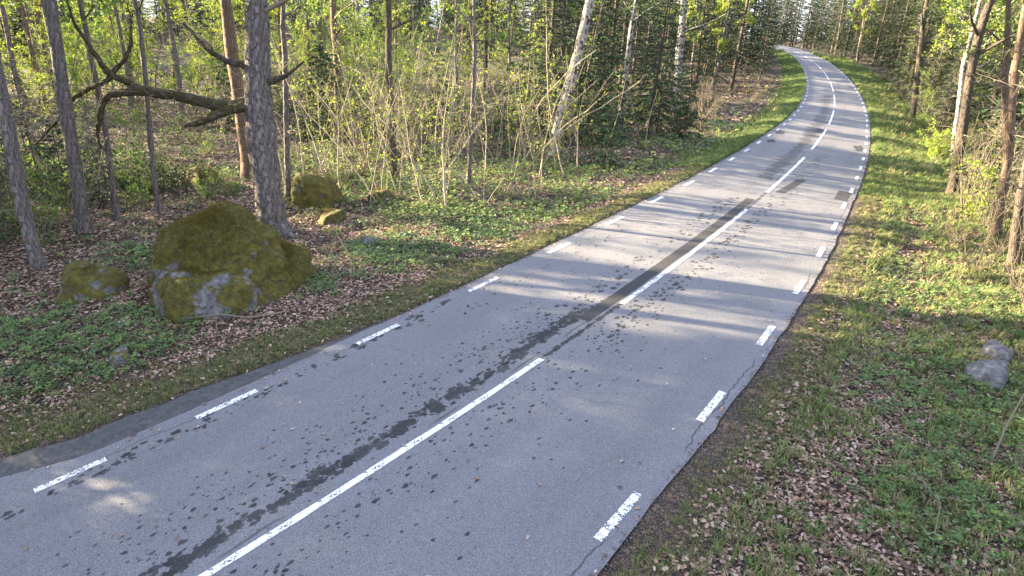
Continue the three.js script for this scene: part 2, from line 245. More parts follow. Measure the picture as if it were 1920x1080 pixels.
  // dashes: 1 m of paint every 3 m, measured along each edge
  const dashes = (sgn, start, firstOff) => { let s = start, k = 0; while (s < 190) { const kap = (along(road.h, s + 0.5) - along(road.h, s - 0.5)), f = 1 / (1 - kap * sgn * lineW(s) / 2); line('edge_dash', s - 0.5 * f, s + 0.5 * f, half(sgn), 0.125, paint[sgn < 0 && k < 3 ? 2 : k % 3 === 0 ? 2 : 1]); s += 3 * f; k++; } };
  { let s = -1.85; dashes(1, s); }
  line('edge_dash', -6.55, -5.62, half(-1), 0.12, paint[2]); dashes(-1, -3.75);
}

/* ------------------------------------------------------------------ trees: builders */
const LIME = [0.28, 0.36, 0.04], GREEN = [0.115, 0.2, 0.035], DEEP = [0.055, 0.10, 0.028], SPRUCE = [0.026, 0.05, 0.02];
const vary = (c, r, a = 0.35) => { const k = 1 + (r() - 0.5) * 2 * a, w = (r() - 0.5) * 0.25; return [c[0] * k * (1 + w), c[1] * k, c[2] * k * (1 - w)]; };
function wander(start, dir, len, n, r, bend, lift = 0) {      // a crooked shoot
  const pts = [start.clone()], d = dir.clone().normalize(); let q = start.clone();
  for (let i = 0; i < n; i++) { d.x += (r() - 0.5) * bend; d.y += (r() - 0.5) * bend + lift; d.z += (r() - 0.5) * bend; d.normalize(); q = q.clone().addScaledVector(d, len / n); pts.push(q); }
  return pts;
}
const taper = (a, b, n) => Array.from({ length: n }, (_, i) => lerp(a, b, i / (n - 1)));
function leavesOn(gb, pts, r, n, size, color, spread = 0.25) {
  for (let i = 0; i < n; i++) {
    const f = (0.15 + 0.85 * r()) * (pts.length - 1), k = Math.min(pts.length - 2, Math.floor(f)), q = pts[k].clone().lerp(pts[k + 1], f - k), d = rdir(r); q.addScaledVector(rdir(r), spread * r());
    d.y = d.y * 0.6 - 0.15; d.normalize(); const side = d.clone().cross(rdir(r)).normalize(), L = size * (0.6 + 0.8 * r()); gb.leaf(q.x, q.y, q.z, d, side, L, L * 0.36, vary(color, r));
  }
}
// bark tint: lichen flecks and moss that sit in patches of their own
const barkTint = (seed, moss = 0.35, lichen = 0.35) => (q, len, th) => { const m = smooth(0.55 - moss, 0.75 - moss, fbm3(Math.cos(th) + seed, Math.sin(th), len * 0.9, 3) * 0.8 + 0.2 * N3(th * 3, len * 7, seed) - 0.06 * len), l = smooth(0.3, 0.55, N3(Math.cos(th) * 2.2, Math.sin(th) * 2.2 + seed, len * 3)) * lichen; return [lerp(lerp(1, 1.55, l), 0.55, m), lerp(lerp(1, 1.65, l), 0.72, m), lerp(lerp(1, 1.6, l), 0.2, m)]; };

/* a broadleaf tree on a given trunk line; path: [[x, y, z, radius] ...] relative to the base */
function broadleaf({ path, top = 14, crownFrom = 4.5, limbs = 12, leaf = 0.12, leaves = 2400, color = GREEN, spread = 2.6, dead = 6, seed = 1, moss = 0.3, seg = 9, lichen = 0.35, lowLeaf = 0 }) {
  const r = rng(seed * 7919 + 13), wood = new GB(), twigs = new GB(), crown = new GB();
  const P = path.map((q) => V(q[0], q[1], q[2])), R = path.map((q) => q[3]);
  const last = P[P.length - 1], prev = P[Math.max(0, P.length - 2)], dir = last.clone().sub(prev).normalize(); dir.x *= 0.6; dir.z *= 0.6; dir.normalize();
  const ext = P.length > 1 ? Math.max(1, top - last.y) : top, up = wander(last, dir, ext, 7, r, 0.16, 0.05), r0 = R[R.length - 1];
  // finer trunk line
  const curve = new THREE.CatmullRomCurve3([...P, ...up.slice(1)]), n = 30, pts = [], rad = [];
  const total = [...R, ...taper(r0 * 0.93, 0.02, up.length - 1)];
  for (let i = 0; i <= n; i++) { const t = Math.pow(i / n, 1.25), q = curve.getPoint(t), f = t * (total.length - 1), k = Math.min(total.length - 2, Math.floor(f)); pts.push(q); rad.push(lerp(total[k], total[k + 1], f - k)); }
  rad[0] *= 1.5; rad[1] *= 1.12; pts[0].y -= 0.2;
  wood.tube(pts, rad, seg, { rough: 0.09, seed, tint: barkTint(seed, moss, lichen) });
  const at = (y) => { for (let i = 1; i < pts.length; i++) if (pts[i].y >= y) return [pts[i], rad[i]]; return [pts[pts.length - 1], 0.03]; };
  const per = Math.max(1, Math.round(leaves / limbs / 5));
  for (let i = 0; i < limbs; i++) {
    const f = (i + r() * 0.8) / limbs, y = lerp(crownFrom, top * 0.97, f), [q, rr] = at(y), a = i * 2.4 + r(), L = spread * (0.55 + 0.6 * r()) * (1 - 0.55 * f), limb = wander(q, V(Math.cos(a), 0.35 + 0.5 * f + 0.3 * r(), Math.sin(a)), L, 5, r, 0.35, 0.04);
    wood.tube(limb, taper(Math.min(rr * 0.5, 0.09), 0.012, limb.length), 5, { cap: false });
    for (let k = 0; k < 5; k++) { const b = limb[1 + Math.floor(r() * (limb.length - 1))], tw = wander(b, rdir(r).add(V(Math.cos(a) * 0.7, 0.1, Math.sin(a) * 0.7)), 0.5 + L * 0.35 * r(), 4, r, 0.5); twigs.tube(tw, taper(0.014, 0.004, tw.length), 3, { cap: false }); leavesOn(crown, tw, r, per, leaf, color, 0.35); }
  }
  for (let i = 0; i < dead; i++) { const [q, rr] = at(0.8 + r() * (crownFrom - 0.8)), a = r() * 6.28, tw = wander(q, V(Math.cos(a), 0.25 - 0.3 * r(), Math.sin(a)), 0.5 + 1.1 * r(), 6, r, 0.4); twigs.tube(tw, taper(Math.min(0.018, rr * 0.3), 0.004, tw.length), 4, { cap: false }); for (let k = 0; k < 2; k++) { const sub = wander(tw[2 + Math.floor(r() * 3)], rdir(r), 0.3 + 0.4 * r(), 4, r, 0.5); twigs.tube(sub, taper(0.006, 0.003, sub.length), 3, { cap: false }); } if (lowLeaf) leavesOn(crown, tw, r, lowLeaf, 0.07, color, 0.15); }
  return { wood, twigs, crown };
}
function plant(t, parts, bark, leafMat, twigMat = M.twig) { mesh('trunk', parts.wood.build(), bark, t); if (parts.twigs.p.length) mesh('branches', parts.twigs.build(), twigMat, t).userData.kind = 'stuff'; if (parts.crown.p.length) mesh('crown', parts.crown.build(true), leafMat, t).userData.kind = 'stuff'; return t; }
/* a spruce: whorls of drooping boughs hung with needle sprays */
function spruce({ top = 14, from = 0.4, spread = 2.4, seed = 1, radius = 0.16, color = SPRUCE, dens = 1, dead = 0 }) {
  const r = rng(seed * 331 + 7), wood = new GB(), crown = new GB(), twigs = new GB();
  const pts = wander(V(0, -0.2, 0), V(0, 1, 0), top + 0.2, 14, r, 0.04, 0.02), rad = taper(radius, 0.015, pts.length); wood.tube(pts, rad, 7, { rough: 0.06, seed, tint: barkTint(seed, 0.2, 0.4) });
  const at = (y) => { for (let i = 1; i < pts.length; i++) if (pts[i].y >= y) return pts[i]; return pts[pts.length - 1]; };
  for (let y = from; y < top * 0.99; y += (0.32 + 0.12 * r()) / dens) {
    const f = y / top, nb = 4 + Math.floor(r() * 3), L0 = spread * Math.pow(1 - f, 0.8) * (0.75 + 0.5 * r()) + 0.15;
    for (let b = 0; b < nb; b++) {
      const a = (b + r() * 0.7) / nb * 6.283, q = at(y).clone(); q.y = y + (r() - 0.5) * 0.55; const L = L0 * (0.7 + 0.5 * r()), bough = wander(q, V(Math.cos(a), 0.15 + 0.5 * f - 0.35 * r(), Math.sin(a)), L, 4, r, 0.34, -0.16 + 0.14 * f), bare = y < dead;
      twigs.tube(bough, taper(0.013, 0.004, 5), 3, { cap: false });
      const n = Math.round((bare ? 7 : 14) * (0.4 + L)); for (let k = 0; k < n; k++) {
        const g = (0.12 + 0.88 * r()) * 4, m = Math.min(3, Math.floor(g)), s = bough[m].clone().lerp(bough[m + 1], g - m), out = bough[m + 1].clone().sub(bough[m]).normalize(), side = out.clone().cross(V(0, 1, 0)).normalize().multiplyScalar(r() < 0.5 ? 1 : -1), d = out.multiplyScalar(0.7).add(side.multiplyScalar(0.7)).add(V(0, -0.35 - 0.4 * r(), 0)).normalize(), w = d.clone().cross(rdir(r)).normalize(), len = (0.16 + 0.2 * r()) * (0.6 + 0.5 * L0 / spread);
        crown.leaf(s.x, s.y, s.z, d, w, len, 0.022 + 0.02 * r(), bare ? [0.11, 0.115, 0.085] : vary(color, r, 0.4), 0.3);
      }
    }
  }
  return { wood, twigs, crown };
}
/* thin crooked stems of hazel and rowan */
function sapling({ h = 5, seed = 1, stems = 1, leaves = 90, color = LIME, lean = 0.2, r0 = 0.022, twigN = 7 }) {
  const r = rng(seed * 101 + 3), wood = new GB(), crown = new GB(), twigs = new GB();
  for (let k = 0; k < stems; k++) {
    const a = r() * 6.28, H = h * (0.65 + 0.5 * r()), st = wander(V(Math.cos(a) * 0.08 * (stems > 1), -0.1, Math.sin(a) * 0.08 * (stems > 1)), V(Math.cos(a) * lean, 1, Math.sin(a) * lean), H, 12, r, 0.3, 0.03), R = r0 * (0.6 + 0.6 * r()); wood.tube(st, taper(R, 0.005, st.length), 5, { rough: 0.08, seed: k, tint: barkTint(seed + k, 0.1, 0.3) });
    for (let i = 0; i < twigN; i++) { const q = st[3 + Math.floor(r() * 9)], tw = wander(q, rdir(r).add(V(0, 0.5, 0)), 0.35 + 0.9 * r(), 5, r, 0.45); twigs.tube(tw, taper(0.008, 0.003, tw.length), 3, { cap: false }); if (leaves) leavesOn(crown, tw, r, Math.round(leaves / twigN / stems), 0.075, color, 0.12); }
  }
  return { wood, twigs, crown };
}
/* bushy undergrowth: many shoots from one root, leafy or bare */
function bush({ h = 2, w = 1.2, seed = 1, shoots = 9, leaves = 500, size = 0.07, color = GREEN, bend = 0.3 }) {
  const r = rng(seed * 57 + 1), twigs = new GB(), crown = new GB(), wood = new GB();
  for (let k = 0; k < shoots; k++) {
    const a = r() * 6.28, st = wander(V(Math.cos(a) * 0.1, -0.05, Math.sin(a) * 0.1), V(Math.cos(a) * w / h * (0.3 + 0.7 * r()), 1, Math.sin(a) * w / h * (0.3 + 0.7 * r())), h * (0.6 + 0.5 * r()), 7, r, bend); wood.tube(st, taper(0.014, 0.004, st.length), 4, { cap: false });
    for (let i = 0; i < 4; i++) { const tw = wander(st[1 + Math.floor(r() * 6)], rdir(r).add(V(0, 0.25, 0)), 0.25 + 0.4 * w * r(), 4, r, 0.5); twigs.tube(tw, taper(0.006, 0.003, tw.length), 3, { cap: false }); if (leaves) leavesOn(crown, tw, r, Math.ceil(leaves / shoots / 4), size, color, 0.1 + 0.12 * w); }
  }
  return { wood, twigs, crown };
}
const stands = [];                               // taken ground, so that nothing grows into a trunk
const free = (x, z, d) => { for (const [a, b, c] of stands) if ((a - x) ** 2 + (b - z) ** 2 < (c + d) ** 2) return false; return true; };

/* ------------------------------------------------------------------ the old oak with its long crooked branch */
{
  const bx = -6.7, bz = -17.07, by = groundH(bx, bz), oak = thing('oak_tree', bx, by, bz, 'thick grey oak with one long mossy branch reaching left above the boulder', 'tree');
  stands.push([bx, bz, 0.7]);
  const rel = (a) => a.map((q) => V(q[0] - bx, q[1], q[2] - bz)), rad = (a) => a.map((q) => q[3]);
  const trunk = [[-6.7, -0.3, -17.07, 0.56], [-6.71, 0.02, -17.07, 0.45], [-6.73, 0.3, -17.07, 0.385], [-6.73, 0.7, -17.07, 0.362], [-6.74, 1.45, -17.07, 0.35], [-6.75, 2.0, -17.07, 0.36], [-6.75, 2.45, -17.07, 0.345], [-6.74, 2.75, -17.07, 0.375], [-6.73, 3.0, -17.07, 0.34], [-6.72, 3.41, -17.07, 0.345], [-6.68, 4.07, -17.07, 0.315], [-6.6, 4.8, -17.07, 0.29], [-6.5, 6, -17.1, 0.25], [-6.55, 8, -17.2, 0.2], [-6.4, 10.5, -17.1, 0.13], [-6.3, 12.5, -17, 0.06]];
  const fine = (pts, R, n) => { const c = new THREE.CatmullRomCurve3(pts), a = [], b = []; for (let i = 0; i <= n; i++) { const t = i / n, f = t * (R.length - 1), k = Math.min(R.length - 2, Math.floor(f)); a.push(c.getPoint(t)); b.push(lerp(R[k], R[k + 1], f - k)); } return [a, b]; };
  const g = new GB(); g.tube(...fine(rel(trunk), rad(trunk), 170), 64, { rough: 0.07, ridge: 0.035, seed: 4, tint: barkTint(4, 0.12, 0.6) });
  // root flares
  for (const [a, L] of [[0.4, 0.9], [2.1, 0.7], [3.6, 0.8], [5.2, 0.95]]) { const c = V(Math.cos(a), 0, Math.sin(a)); g.tube([V(0, 0.45, 0).addScaledVector(c, 0.22), V(0, 0.16, 0).addScaledVector(c, 0.42), V(0, 0.0, 0).addScaledVector(c, 0.62), V(0, -0.12, 0).addScaledVector(c, L)], [0.12, 0.13, 0.09, 0.04], 8, { rough: 0.12, seed: a, tint: barkTint(9, 0.4, 0.3) }); }
  mesh('trunk', g.build(), M.bark, oak);
  const branch = (name, pts, seg, moss, n = pts.length * 5) => { const b = new GB(), P = rel(pts), r = rng(Math.round(P[0].x * 1000)); const [a, R] = fine(P, rad(pts), n); for (let i = 1; i < a.length; i++) { a[i].y += 0.02 * N2(i * 0.6, 3); a[i].z += 0.05 * N2(i * 0.35, 9); } b.tube(a, R, seg, { rough: 0.13, seed: 2, tint: (q, len, th, ny) => { const m = smooth(-0.35, 0.3, fbm3(q.x * 3, q.y * 3, th, 3) + moss); return [lerp(0.55, 0.4, m), lerp(0.52, 0.4, m), lerp(0.5, 0.13, m)]; } }); return mesh(name, b.build(), M.bark, oak); };
  const long = [[-6.6, 3.5, -17.07, 0.24], [-6.93, 3.5, -17.05, 0.19], [-7.48, 3.42, -17.0, 0.165], [-8.06, 3.53, -16.95, 0.145], [-8.71, 3.67, -16.9, 0.132], [-9.23, 3.71, -16.88, 0.13], [-9.57, 3.76, -16.87, 0.125], [-9.93, 3.72, -16.83, 0.1], [-10.4, 3.63, -16.79, 0.088], [-10.6, 3.4, -16.75, 0.072], [-10.7, 3.04, -16.71, 0.062], [-10.85, 2.64, -16.67, 0.045], [-10.8, 2.25, -16.67, 0.02]];
  const limb = branch('long_branch', long, 12, 0.3); limb.userData.label = 'long mossy crooked branch';
  branch('fork_branch', [[-9.3, 3.7, -16.95, 0.1], [-9.59, 3.74, -17.0, 0.098], [-9.94, 3.92, -17.03, 0.09], [-10.21, 4.04, -17, 0.083], [-10.4, 4.14, -16.95, 0.08], [-10.53, 4.36, -16.91, 0.072], [-10.66, 4.7, -16.87, 0.062], [-10.9, 5.3, -16.8, 0.04], [-11.0, 6, -16.8, 0.015]], 9, 0.1);
  branch('fork_branch', [[-10.4, 4.1, -17.0, 0.07], [-10.17, 4.34, -17.03, 0.066], [-9.92, 4.56, -16.99, 0.057], [-9.7, 5, -17, 0.04], [-9.7, 5.8, -17.1, 0.015]], 8, 0.1);
  branch('arching_branch', [[-10.4, 4.05, -16.97, 0.065], [-10.65, 3.9, -17.0, 0.06], [-10.96, 3.78, -17.0, 0.058], [-11.27, 3.63, -16.99, 0.058], [-11.6, 3.39, -16.95, 0.056], [-11.75, 3.2, -16.91, 0.05], [-11.92, 2.96, -16.87, 0.042], [-12.31, 2.6, -16.83, 0.032], [-12.6, 2.3, -16.8, 0.012]], 8, 0.2);
  branch('drooping_branch', [[-6.6, 3.45, -17.0, 0.18], [-6.93, 3.45, -16.95, 0.15], [-7.34, 3.4, -16.85, 0.13], [-7.73, 3.25, -16.75, 0.118], [-8.04, 3.09, -16.7, 0.095], [-8.35, 2.98, -16.65, 0.055], [-8.5, 2.96, -16.6, 0.03]], 10, 0.2);
  branch('stub_branch', [[-6.6, 4.0, -17.07, 0.13], [-6.42, 4.07, -17.0, 0.105], [-6.13, 4.15, -16.95, 0.083], [-5.86, 4.27, -16.9, 0.045], [-5.4, 4.6, -16.9, 0.02]], 8, -0.1);
  branch('upper_branch', [[-6.7, 4.35, -17.07, 0.14], [-7.0, 4.46, -17.05, 0.1], [-7.35, 4.54, -17, 0.085], [-7.73, 4.76, -16.95, 0.06], [-8.3, 5.4, -16.9, 0.03]], 8, 0.0);
  // twigs along the branches, twiggy spurs on the trunk, and the crown above
  const r = rng(404), tw = new GB(), crown = new GB();
  for (let i = 0; i < 70; i++) { const src = i < 34 ? long : i < 50 ? [[-10.96, 3.78, -17, 0], [-11.6, 3.39, -16.95, 0], [-12.31, 2.6, -16.8, 0]] : [[-6.9, 4.4, -17, 0], [-7.7, 4.8, -17, 0], [-10.5, 4.4, -16.9, 0]], q = src[Math.floor(r() * src.length)], a = wander(V(q[0] - bx, q[1], q[2] - bz), rdir(r).add(V(-0.2, 0.1, 0)), 0.4 + 0.8 * r(), 6, r, 0.5); tw.tube(a, taper(0.014, 0.004, 7), 4, { cap: false }); for (let k = 0; k < 2; k++) { const b = wander(a[2 + Math.floor(r() * 4)], rdir(r), 0.2 + 0.4 * r(), 4, r, 0.5); tw.tube(b, taper(0.006, 0.003, 5), 3, { cap: false }); } }
  for (let i = 0; i < 26; i++) { const y = 1.9 + r() * 2.4, a = r() * 6.28, b = wander(V(Math.cos(a) * 0.33, y, Math.sin(a) * 0.33), V(Math.cos(a), 0.2 * (r() - 0.5), Math.sin(a)), 0.25 + 0.5 * r(), 5, r, 0.6); tw.tube(b, taper(0.01, 0.003, 6), 3, { cap: false }); }
  for (let i = 0; i < 16; i++) { const y = 5.6 + i * 0.42, a = i * 2.4, b = wander(V(0.1, y, 0), V(Math.cos(a), 0.5, Math.sin(a)), 1.4 + 1.6 * r(), 6, r, 0.35); tw.tube(b, taper(0.07, 0.012, 7), 5, { cap: false }); for (let k = 0; k < 4; k++) { const c = wander(b[2 + Math.floor(r() * 5)], rdir(r).add(V(0, 0.3, 0)), 0.8, 4, r, 0.5); tw.tube(c, taper(0.012, 0.004, 5), 3, { cap: false }); leavesOn(crown, c, r, 16, 0.09, LIME, 0.3); } }
  mesh('twigs', tw.build(), M.twig, oak).userData.kind = 'stuff'; mesh('crown', crown.build(true), M.leaf, oak).userData.kind = 'stuff';
}

/* ------------------------------------------------------------------ trees that stand singly in view: [name, label, path, options, bark] */
const single = [
  ['grey_tree', 'straight grey trunk left of the mossy boulder, crossed by the oak branch', [[-11.44, 0, -16.22, 0.185], [-11.34, 1.19, -16.22, 0.165], [-11.22, 2.96, -16.22, 0.155], [-11.1, 4.49, -16.22, 0.146]], { top: 14, crownFrom: 7, leaves: 500, dead: 4 }, 'bark'],
  ['lichened_tree', 'lichen grey trunk at the left edge, leaning above the small mossy stone', [[-11.04, 0, -13.86, 0.16], [-11.05, 1.28, -13.86, 0.15], [-10.98, 2.48, -13.86, 0.145], [-10.88, 3.61, -13.86, 0.13]], { top: 10, crownFrom: 6, leaves: 500, limbs: 9, spread: 1.8, dead: 12, lichen: 0.8, color: GREEN }, 'bark'],
  ['slender_tree', 'thin pale grey trunk just left of the mossy boulder', [[-11.28, 0, -17.45, 0.09], [-11.24, 0.74, -17.45, 0.08], [-11.08, 2.94, -17.45, 0.075], [-11.1, 4.16, -17.45, 0.067]], { top: 9, crownFrom: 5, leaves: 700, limbs: 8, spread: 1.6, dead: 7 }, 'bark'],
  ['slender_tree', 'thin grey trunk behind the mossy boulder, under the oak branch', [[-10.49, 0, -18.28, 0.082], [-10.52, 0.56, -18.28, 0.08], [-10.3, 3.15, -18.28, 0.07], [-10.19, 4.42, -18.28, 0.068]], { top: 9, crownFrom: 5, leaves: 600, limbs: 8, spread: 1.6, dead: 8 }, 'bark'],
  ['brown_tree', 'brown grey trunk half hidden behind the thick oak', [[-10.11, 0, -24.11, 0.28], [-10.18, 2.33, -24.11, 0.242], [-10.23, 3.82, -24.11, 0.219], [-10.25, 4.21, -24.11, 0.219]], { top: 15, crownFrom: 6, leaves: 1500, dead: 5 }, 'barkRed'],
  ['slender_tree', 'slim greenish grey trunk close right of the thick oak', [[-7.42, 0, -20.42, 0.1], [-7.27, 2.04, -20.42, 0.091], [-7.13, 3.81, -20.42, 0.081], [-7.08, 4.46, -20.42, 0.081]], { top: 9, crownFrom: 5.2, leaves: 600, limbs: 8, spread: 1.6, dead: 8, moss: 0.4 }, 'bark'],
  ['grey_tree', 'upright brown grey trunk among the hazel stems right of the oak', [[-9.09, 0, -33.0, 0.2], [-9.0, 2, -33, 0.19], [-8.91, 3.86, -33, 0.18]], { top: 14, crownFrom: 5, leaves: 1300, dead: 6 }, 'barkRed'],
  ['grey_tree', 'dark slim trunk in the middle of the pale hazel thicket', [[-4.46, 0, -23.45, 0.14], [-4.52, 1.85, -23.45, 0.13], [-4.54, 4.39, -23.45, 0.11]], { top: 11, crownFrom: 5, leaves: 800, limbs: 9, spread: 1.8, dead: 8 }, 'barkDark'],
  ['lichened_tree', 'pale lichen spotted slim trunk at the right end of the hazel thicket', [[-1.74, 0, -23.26, 0.088], [-1.64, 2.35, -23.26, 0.078], [-1.55, 4.5, -23.26, 0.075]], { top: 9, crownFrom: 4.8, leaves: 600, limbs: 8, spread: 1.6, dead: 10, lichen: 0.9 }, 'bark'],
  ['birch_tree', 'stout old birch with white and black bark leaning right', [[1.63, 0, -29.02, 0.26], [1.84, 1.36, -29.02, 0.245], [2.25, 3.26, -29.02, 0.235], [2.5, 4.5, -29.02, 0.22]], { top: 16, crownFrom: 6, leaves: 2000, dead: 5, moss: 0 }, 'birch'],
  ['birch_tree', 'slim birch standing before the dark spruces', [[5.68, 0, -36.4, 0.16], [5.73, 1.9, -36.42, 0.155], [5.76, 4.04, -36.42, 0.145]], { top: 14, crownFrom: 5, leaves: 1500, dead: 5, moss: 0 }, 'birch'],
  ['birch_tree', 'grey streaked birch near the road bend, in front of spruces', [[10.2, 0, -43, 0.26], [10.15, 2, -43, 0.25], [10.0, 4.04, -43, 0.24]], { top: 15, crownFrom: 5, leaves: 1600, dead: 4, moss: 0 }, 'birch'],
  ['brown_tree', 'brown trunk right of the road, beyond the sunlit bush', [[29.12, 0, -48.88, 0.23], [28.9, 2, -48.88, 0.21], [28.6, 3.89, -48.88, 0.2]], { top: 14, crownFrom: 5, leaves: 1500, dead: 6, color: DEEP }, 'barkDark'],
  ['birch_tree', 'slim white birch behind the sunlit bush on the right', [[23.98, 0, -35.7, 0.135], [23.5, 3.07, -35.7, 0.125], [23.2, 4.79, -35.7, 0.115]], { top: 12, crownFrom: 4.5, leaves: 1300, dead: 5, moss: 0, color: LIME }, 'birch'],
  ['birch_tree', 'thinner twin birch leaning beside the sunlit bush', [[24.9, 0, -36.9, 0.105], [24.7, 3.09, -37.1, 0.1], [24.5, 4.76, -37.2, 0.09]], { top: 11, crownFrom: 4, leaves: 1000, dead: 5, moss: 0, color: LIME }, 'birch'],
  ['dark_tree', 'dark brown trunk right of the road, nearest the sunlit bush', [[16.72, 0, -24.29, 0.19], [16.4, 2.44, -24.29, 0.165], [16.05, 5.03, -24.29, 0.145]], { top: 13, crownFrom: 4.6, leaves: 1500, dead: 14, color: GREEN, moss: 0.5 }, 'barkDark'],
  ['reddish_tree', 'reddish brown slim trunk bending left at the right edge of the wood', [[19.02, 0, -24.62, 0.13], [18.3, 2.26, -24.62, 0.12], [17.6, 4.33, -24.62, 0.11]], { top: 11, crownFrom: 4.5, leaves: 1000, dead: 14, limbs: 9 }, 'barkRed'],
  ['reddish_tree', 'slim sunlit orange brown trunk by the right verge', [[14.11, 0, -18.15, 0.125], [13.95, 1, -18.15, 0.115], [13.79, 2.08, -18.15, 0.106], [13.34, 3.97, -18.15, 0.094], [13.1, 5.19, -18.15, 0.084]], { top: 11, crownFrom: 5.2, leaves: 900, dead: 16, limbs: 9, lichen: 0.6 }, 'barkRed'],
  ['lichened_tree', 'rough grey brown trunk nearest the camera on the right', [[13.14, 0, -15.99, 0.14], [12.85, 1.27, -15.99, 0.115], [12.6, 2.9, -15.99, 0.1]], { top: 12, crownFrom: 4.8, leaves: 1300, dead: 18, lichen: 0.7 }, 'barkDark'],
  ['slender_tree', 'thin grey trunk between the twin birches and the right edge', [[25.68, 0, -34.5, 0.12], [25.2, 2.5, -34.5, 0.11], [24.9, 4.84, -34.5, 0.1]], { top: 11, crownFrom: 4.6, leaves: 900, dead: 10, limbs: 9 }, 'bark'],
];
single.forEach(([name, label, path, opt, bark], i) => {
  const [x, , z] = path[0], y = groundH(x, z), t = thing(name, x, y, z, label, 'tree'); stands.push([x, z, path[0][3] + 0.2]);
  plant(t, broadleaf({ ...opt, seed: 20 + i, path: path.map((q) => [q[0] - x, q[1], q[2] - z, q[3]]) }), M[bark], M.leaf);
});

/* ------------------------------------------------------------------ kinds that repeat: one of each, then clones */
const kinds = {};
function kind(key, name, category, parts, bark, leafMat, twigMat) { const g = new THREE.Group(); g.userData = { kindName: name, category }; plant(g, parts, bark, leafMat, twigMat); (kinds[key] ||= []).push(g); }
for (let i = 0; i < 4; i++) kind('wood', 'woodland_tree', 'tree', broadleaf({ path: [[0, 0, 0, 0.17], [0.1 * i - 0.2, 2, 0.1, 0.15], [0.15 * i - 0.3, 5, 0, 0.12]], top: 15 + i, crownFrom: 4 + 0.5 * i, leaves: 3000, leaf: 0.2, limbs: 14, spread: 3.2, seed: 200 + i, dead: 8, color: i % 2 ? GREEN : LIME, seg: 7 }), i % 2 ? M.barkDark : M.bark, M.leaf);
for (let i = 0; i < 4; i++) kind('thin', 'woodland_tree', 'tree', broadleaf({ path: [[0, 0, 0, 0.12], [0.2 * (i - 1.5), 2.5, 0.1, 0.105], [0.25 * (i - 1.5), 5, 0, 0.09]], top: 11 + i, crownFrom: 5, leaves: 1500, leaf: 0.13, limbs: 11, spread: 1.6, seed: 220 + i, dead: 12, color: LIME, seg: 7, lowLeaf: 6 }), i % 2 ? M.bark : M.barkRed, M.leaf);
for (let i = 0; i < 4; i++) kind('spruce', 'spruce_tree', 'tree', spruce({ top: 11 + 2 * i, seed: 240 + i, spread: 2.3 + 0.2 * i, radius: 0.15 + 0.02 * i, from: 0.6 + 0.5 * i, dead: 1.2 + i * 0.4 }), M.barkDark, M.needle, M.shoot);
for (let i = 0; i < 3; i++) kind('youngspruce', 'young_spruce', 'tree', spruce({ top: 2.6 + 1.1 * i, seed: 250 + i, spread: 1.0 + 0.25 * i, radius: 0.04 + 0.01 * i, from: 0.15, color: [0.035, 0.075, 0.025], dens: 1.3 }), M.barkDark, M.needle, M.shoot);
for (let i = 0; i < 8; i++) kind('hazel', 'hazel_stem', 'sapling', sapling({ h: 4.2 + 0.35 * i, seed: 260 + i, stems: i % 4 === 3 ? 3 : 1, leaves: 60 + 30 * (i % 3), lean: 0.1 + 0.13 * (i % 4), twigN: 12, r0: 0.018 + 0.006 * (i % 3) }), M.hazel ??= std({ color: lin(0.33, 0.28, 0.21) }), M.leaf);
for (let i = 0; i < 5; i++) kind('understory', 'young_leafy_tree', 'tree', sapling({ h: 4.5 + 0.7 * i, seed: 280 + i, stems: 3, leaves: 1500, lean: 0.3, twigN: 16, r0: 0.035, color: i % 2 ? [0.2, 0.31, 0.045] : LIME }), M.bark, M.leaf);
for (let i = 0; i < 4; i++) kind('shrub', 'leafy_shrub', 'shrub', bush({ h: 1.0 + 0.35 * i, w: 0.8 + 0.15 * i, seed: 300 + i, leaves: 520, size: 0.065, color: [GREEN, [0.17, 0.28, 0.04], DEEP, GREEN][i] }), M.twig, M.leaf);
for (let i = 0; i < 4; i++) kind('bare', 'bare_shrub', 'shrub', bush({ h: 1.8 + 0.5 * i, w: 1.2, seed: 320 + i, shoots: 12, leaves: i % 2 ? 0 : 40, size: 0.05, color: [0.2, 0.26, 0.05], bend: 0.45 }), M.shoot, M.leaf);
for (let i = 0; i < 3; i++) kind('darkbush', 'dark_shrub', 'shrub', bush({ h: 1.5 + 0.4 * i, w: 1.3, seed: 330 + i, shoots: 11, leaves: 1000, size: 0.075, color: DEEP }), M.shoot, M.leaf);
for (let i = 0; i < 2; i++) kind('dryspruce', 'dead_spruce', 'tree', spruce({ top: 6.5 + i * 2, seed: 340 + i, spread: 1.7, radius: 0.07, from: 0.3, dead: 9, dens: 1.4 }), M.bark, M.needle);
const put = (key, x, z, r, scale, label, group) => { const list = kinds[key], c = copy(list[Math.floor(r() * list.length)], x, groundH(x, z) - 0.02, z, r() * 6.28, scale, label, group); stands.push([x, z, 0.12]); return c; };
const qOf = (x, z) => 0.2924 * x - 0.9563 * z;     // position across the sun's direction: the light comes in lanes of constant q
const inView = (x, z) => Math.abs(x) < -z * 0.83 + 2.5;
const field = (seed, n, x0, x1, z0, z1, gap, use) => { const r = rng(seed); for (let i = 0; i < n; i++) { const x = lerp(x0, x1, r()), z = -lerp(z0, z1, r()); if (!free(x, z, gap)) continue; const { s, o } = locate(x, z), d = Math.abs(o) - (o < 0 ? edgeL(s) : edgeR(s)); use(x, z, r, d, o < 0, qOf(x, z), s); } };

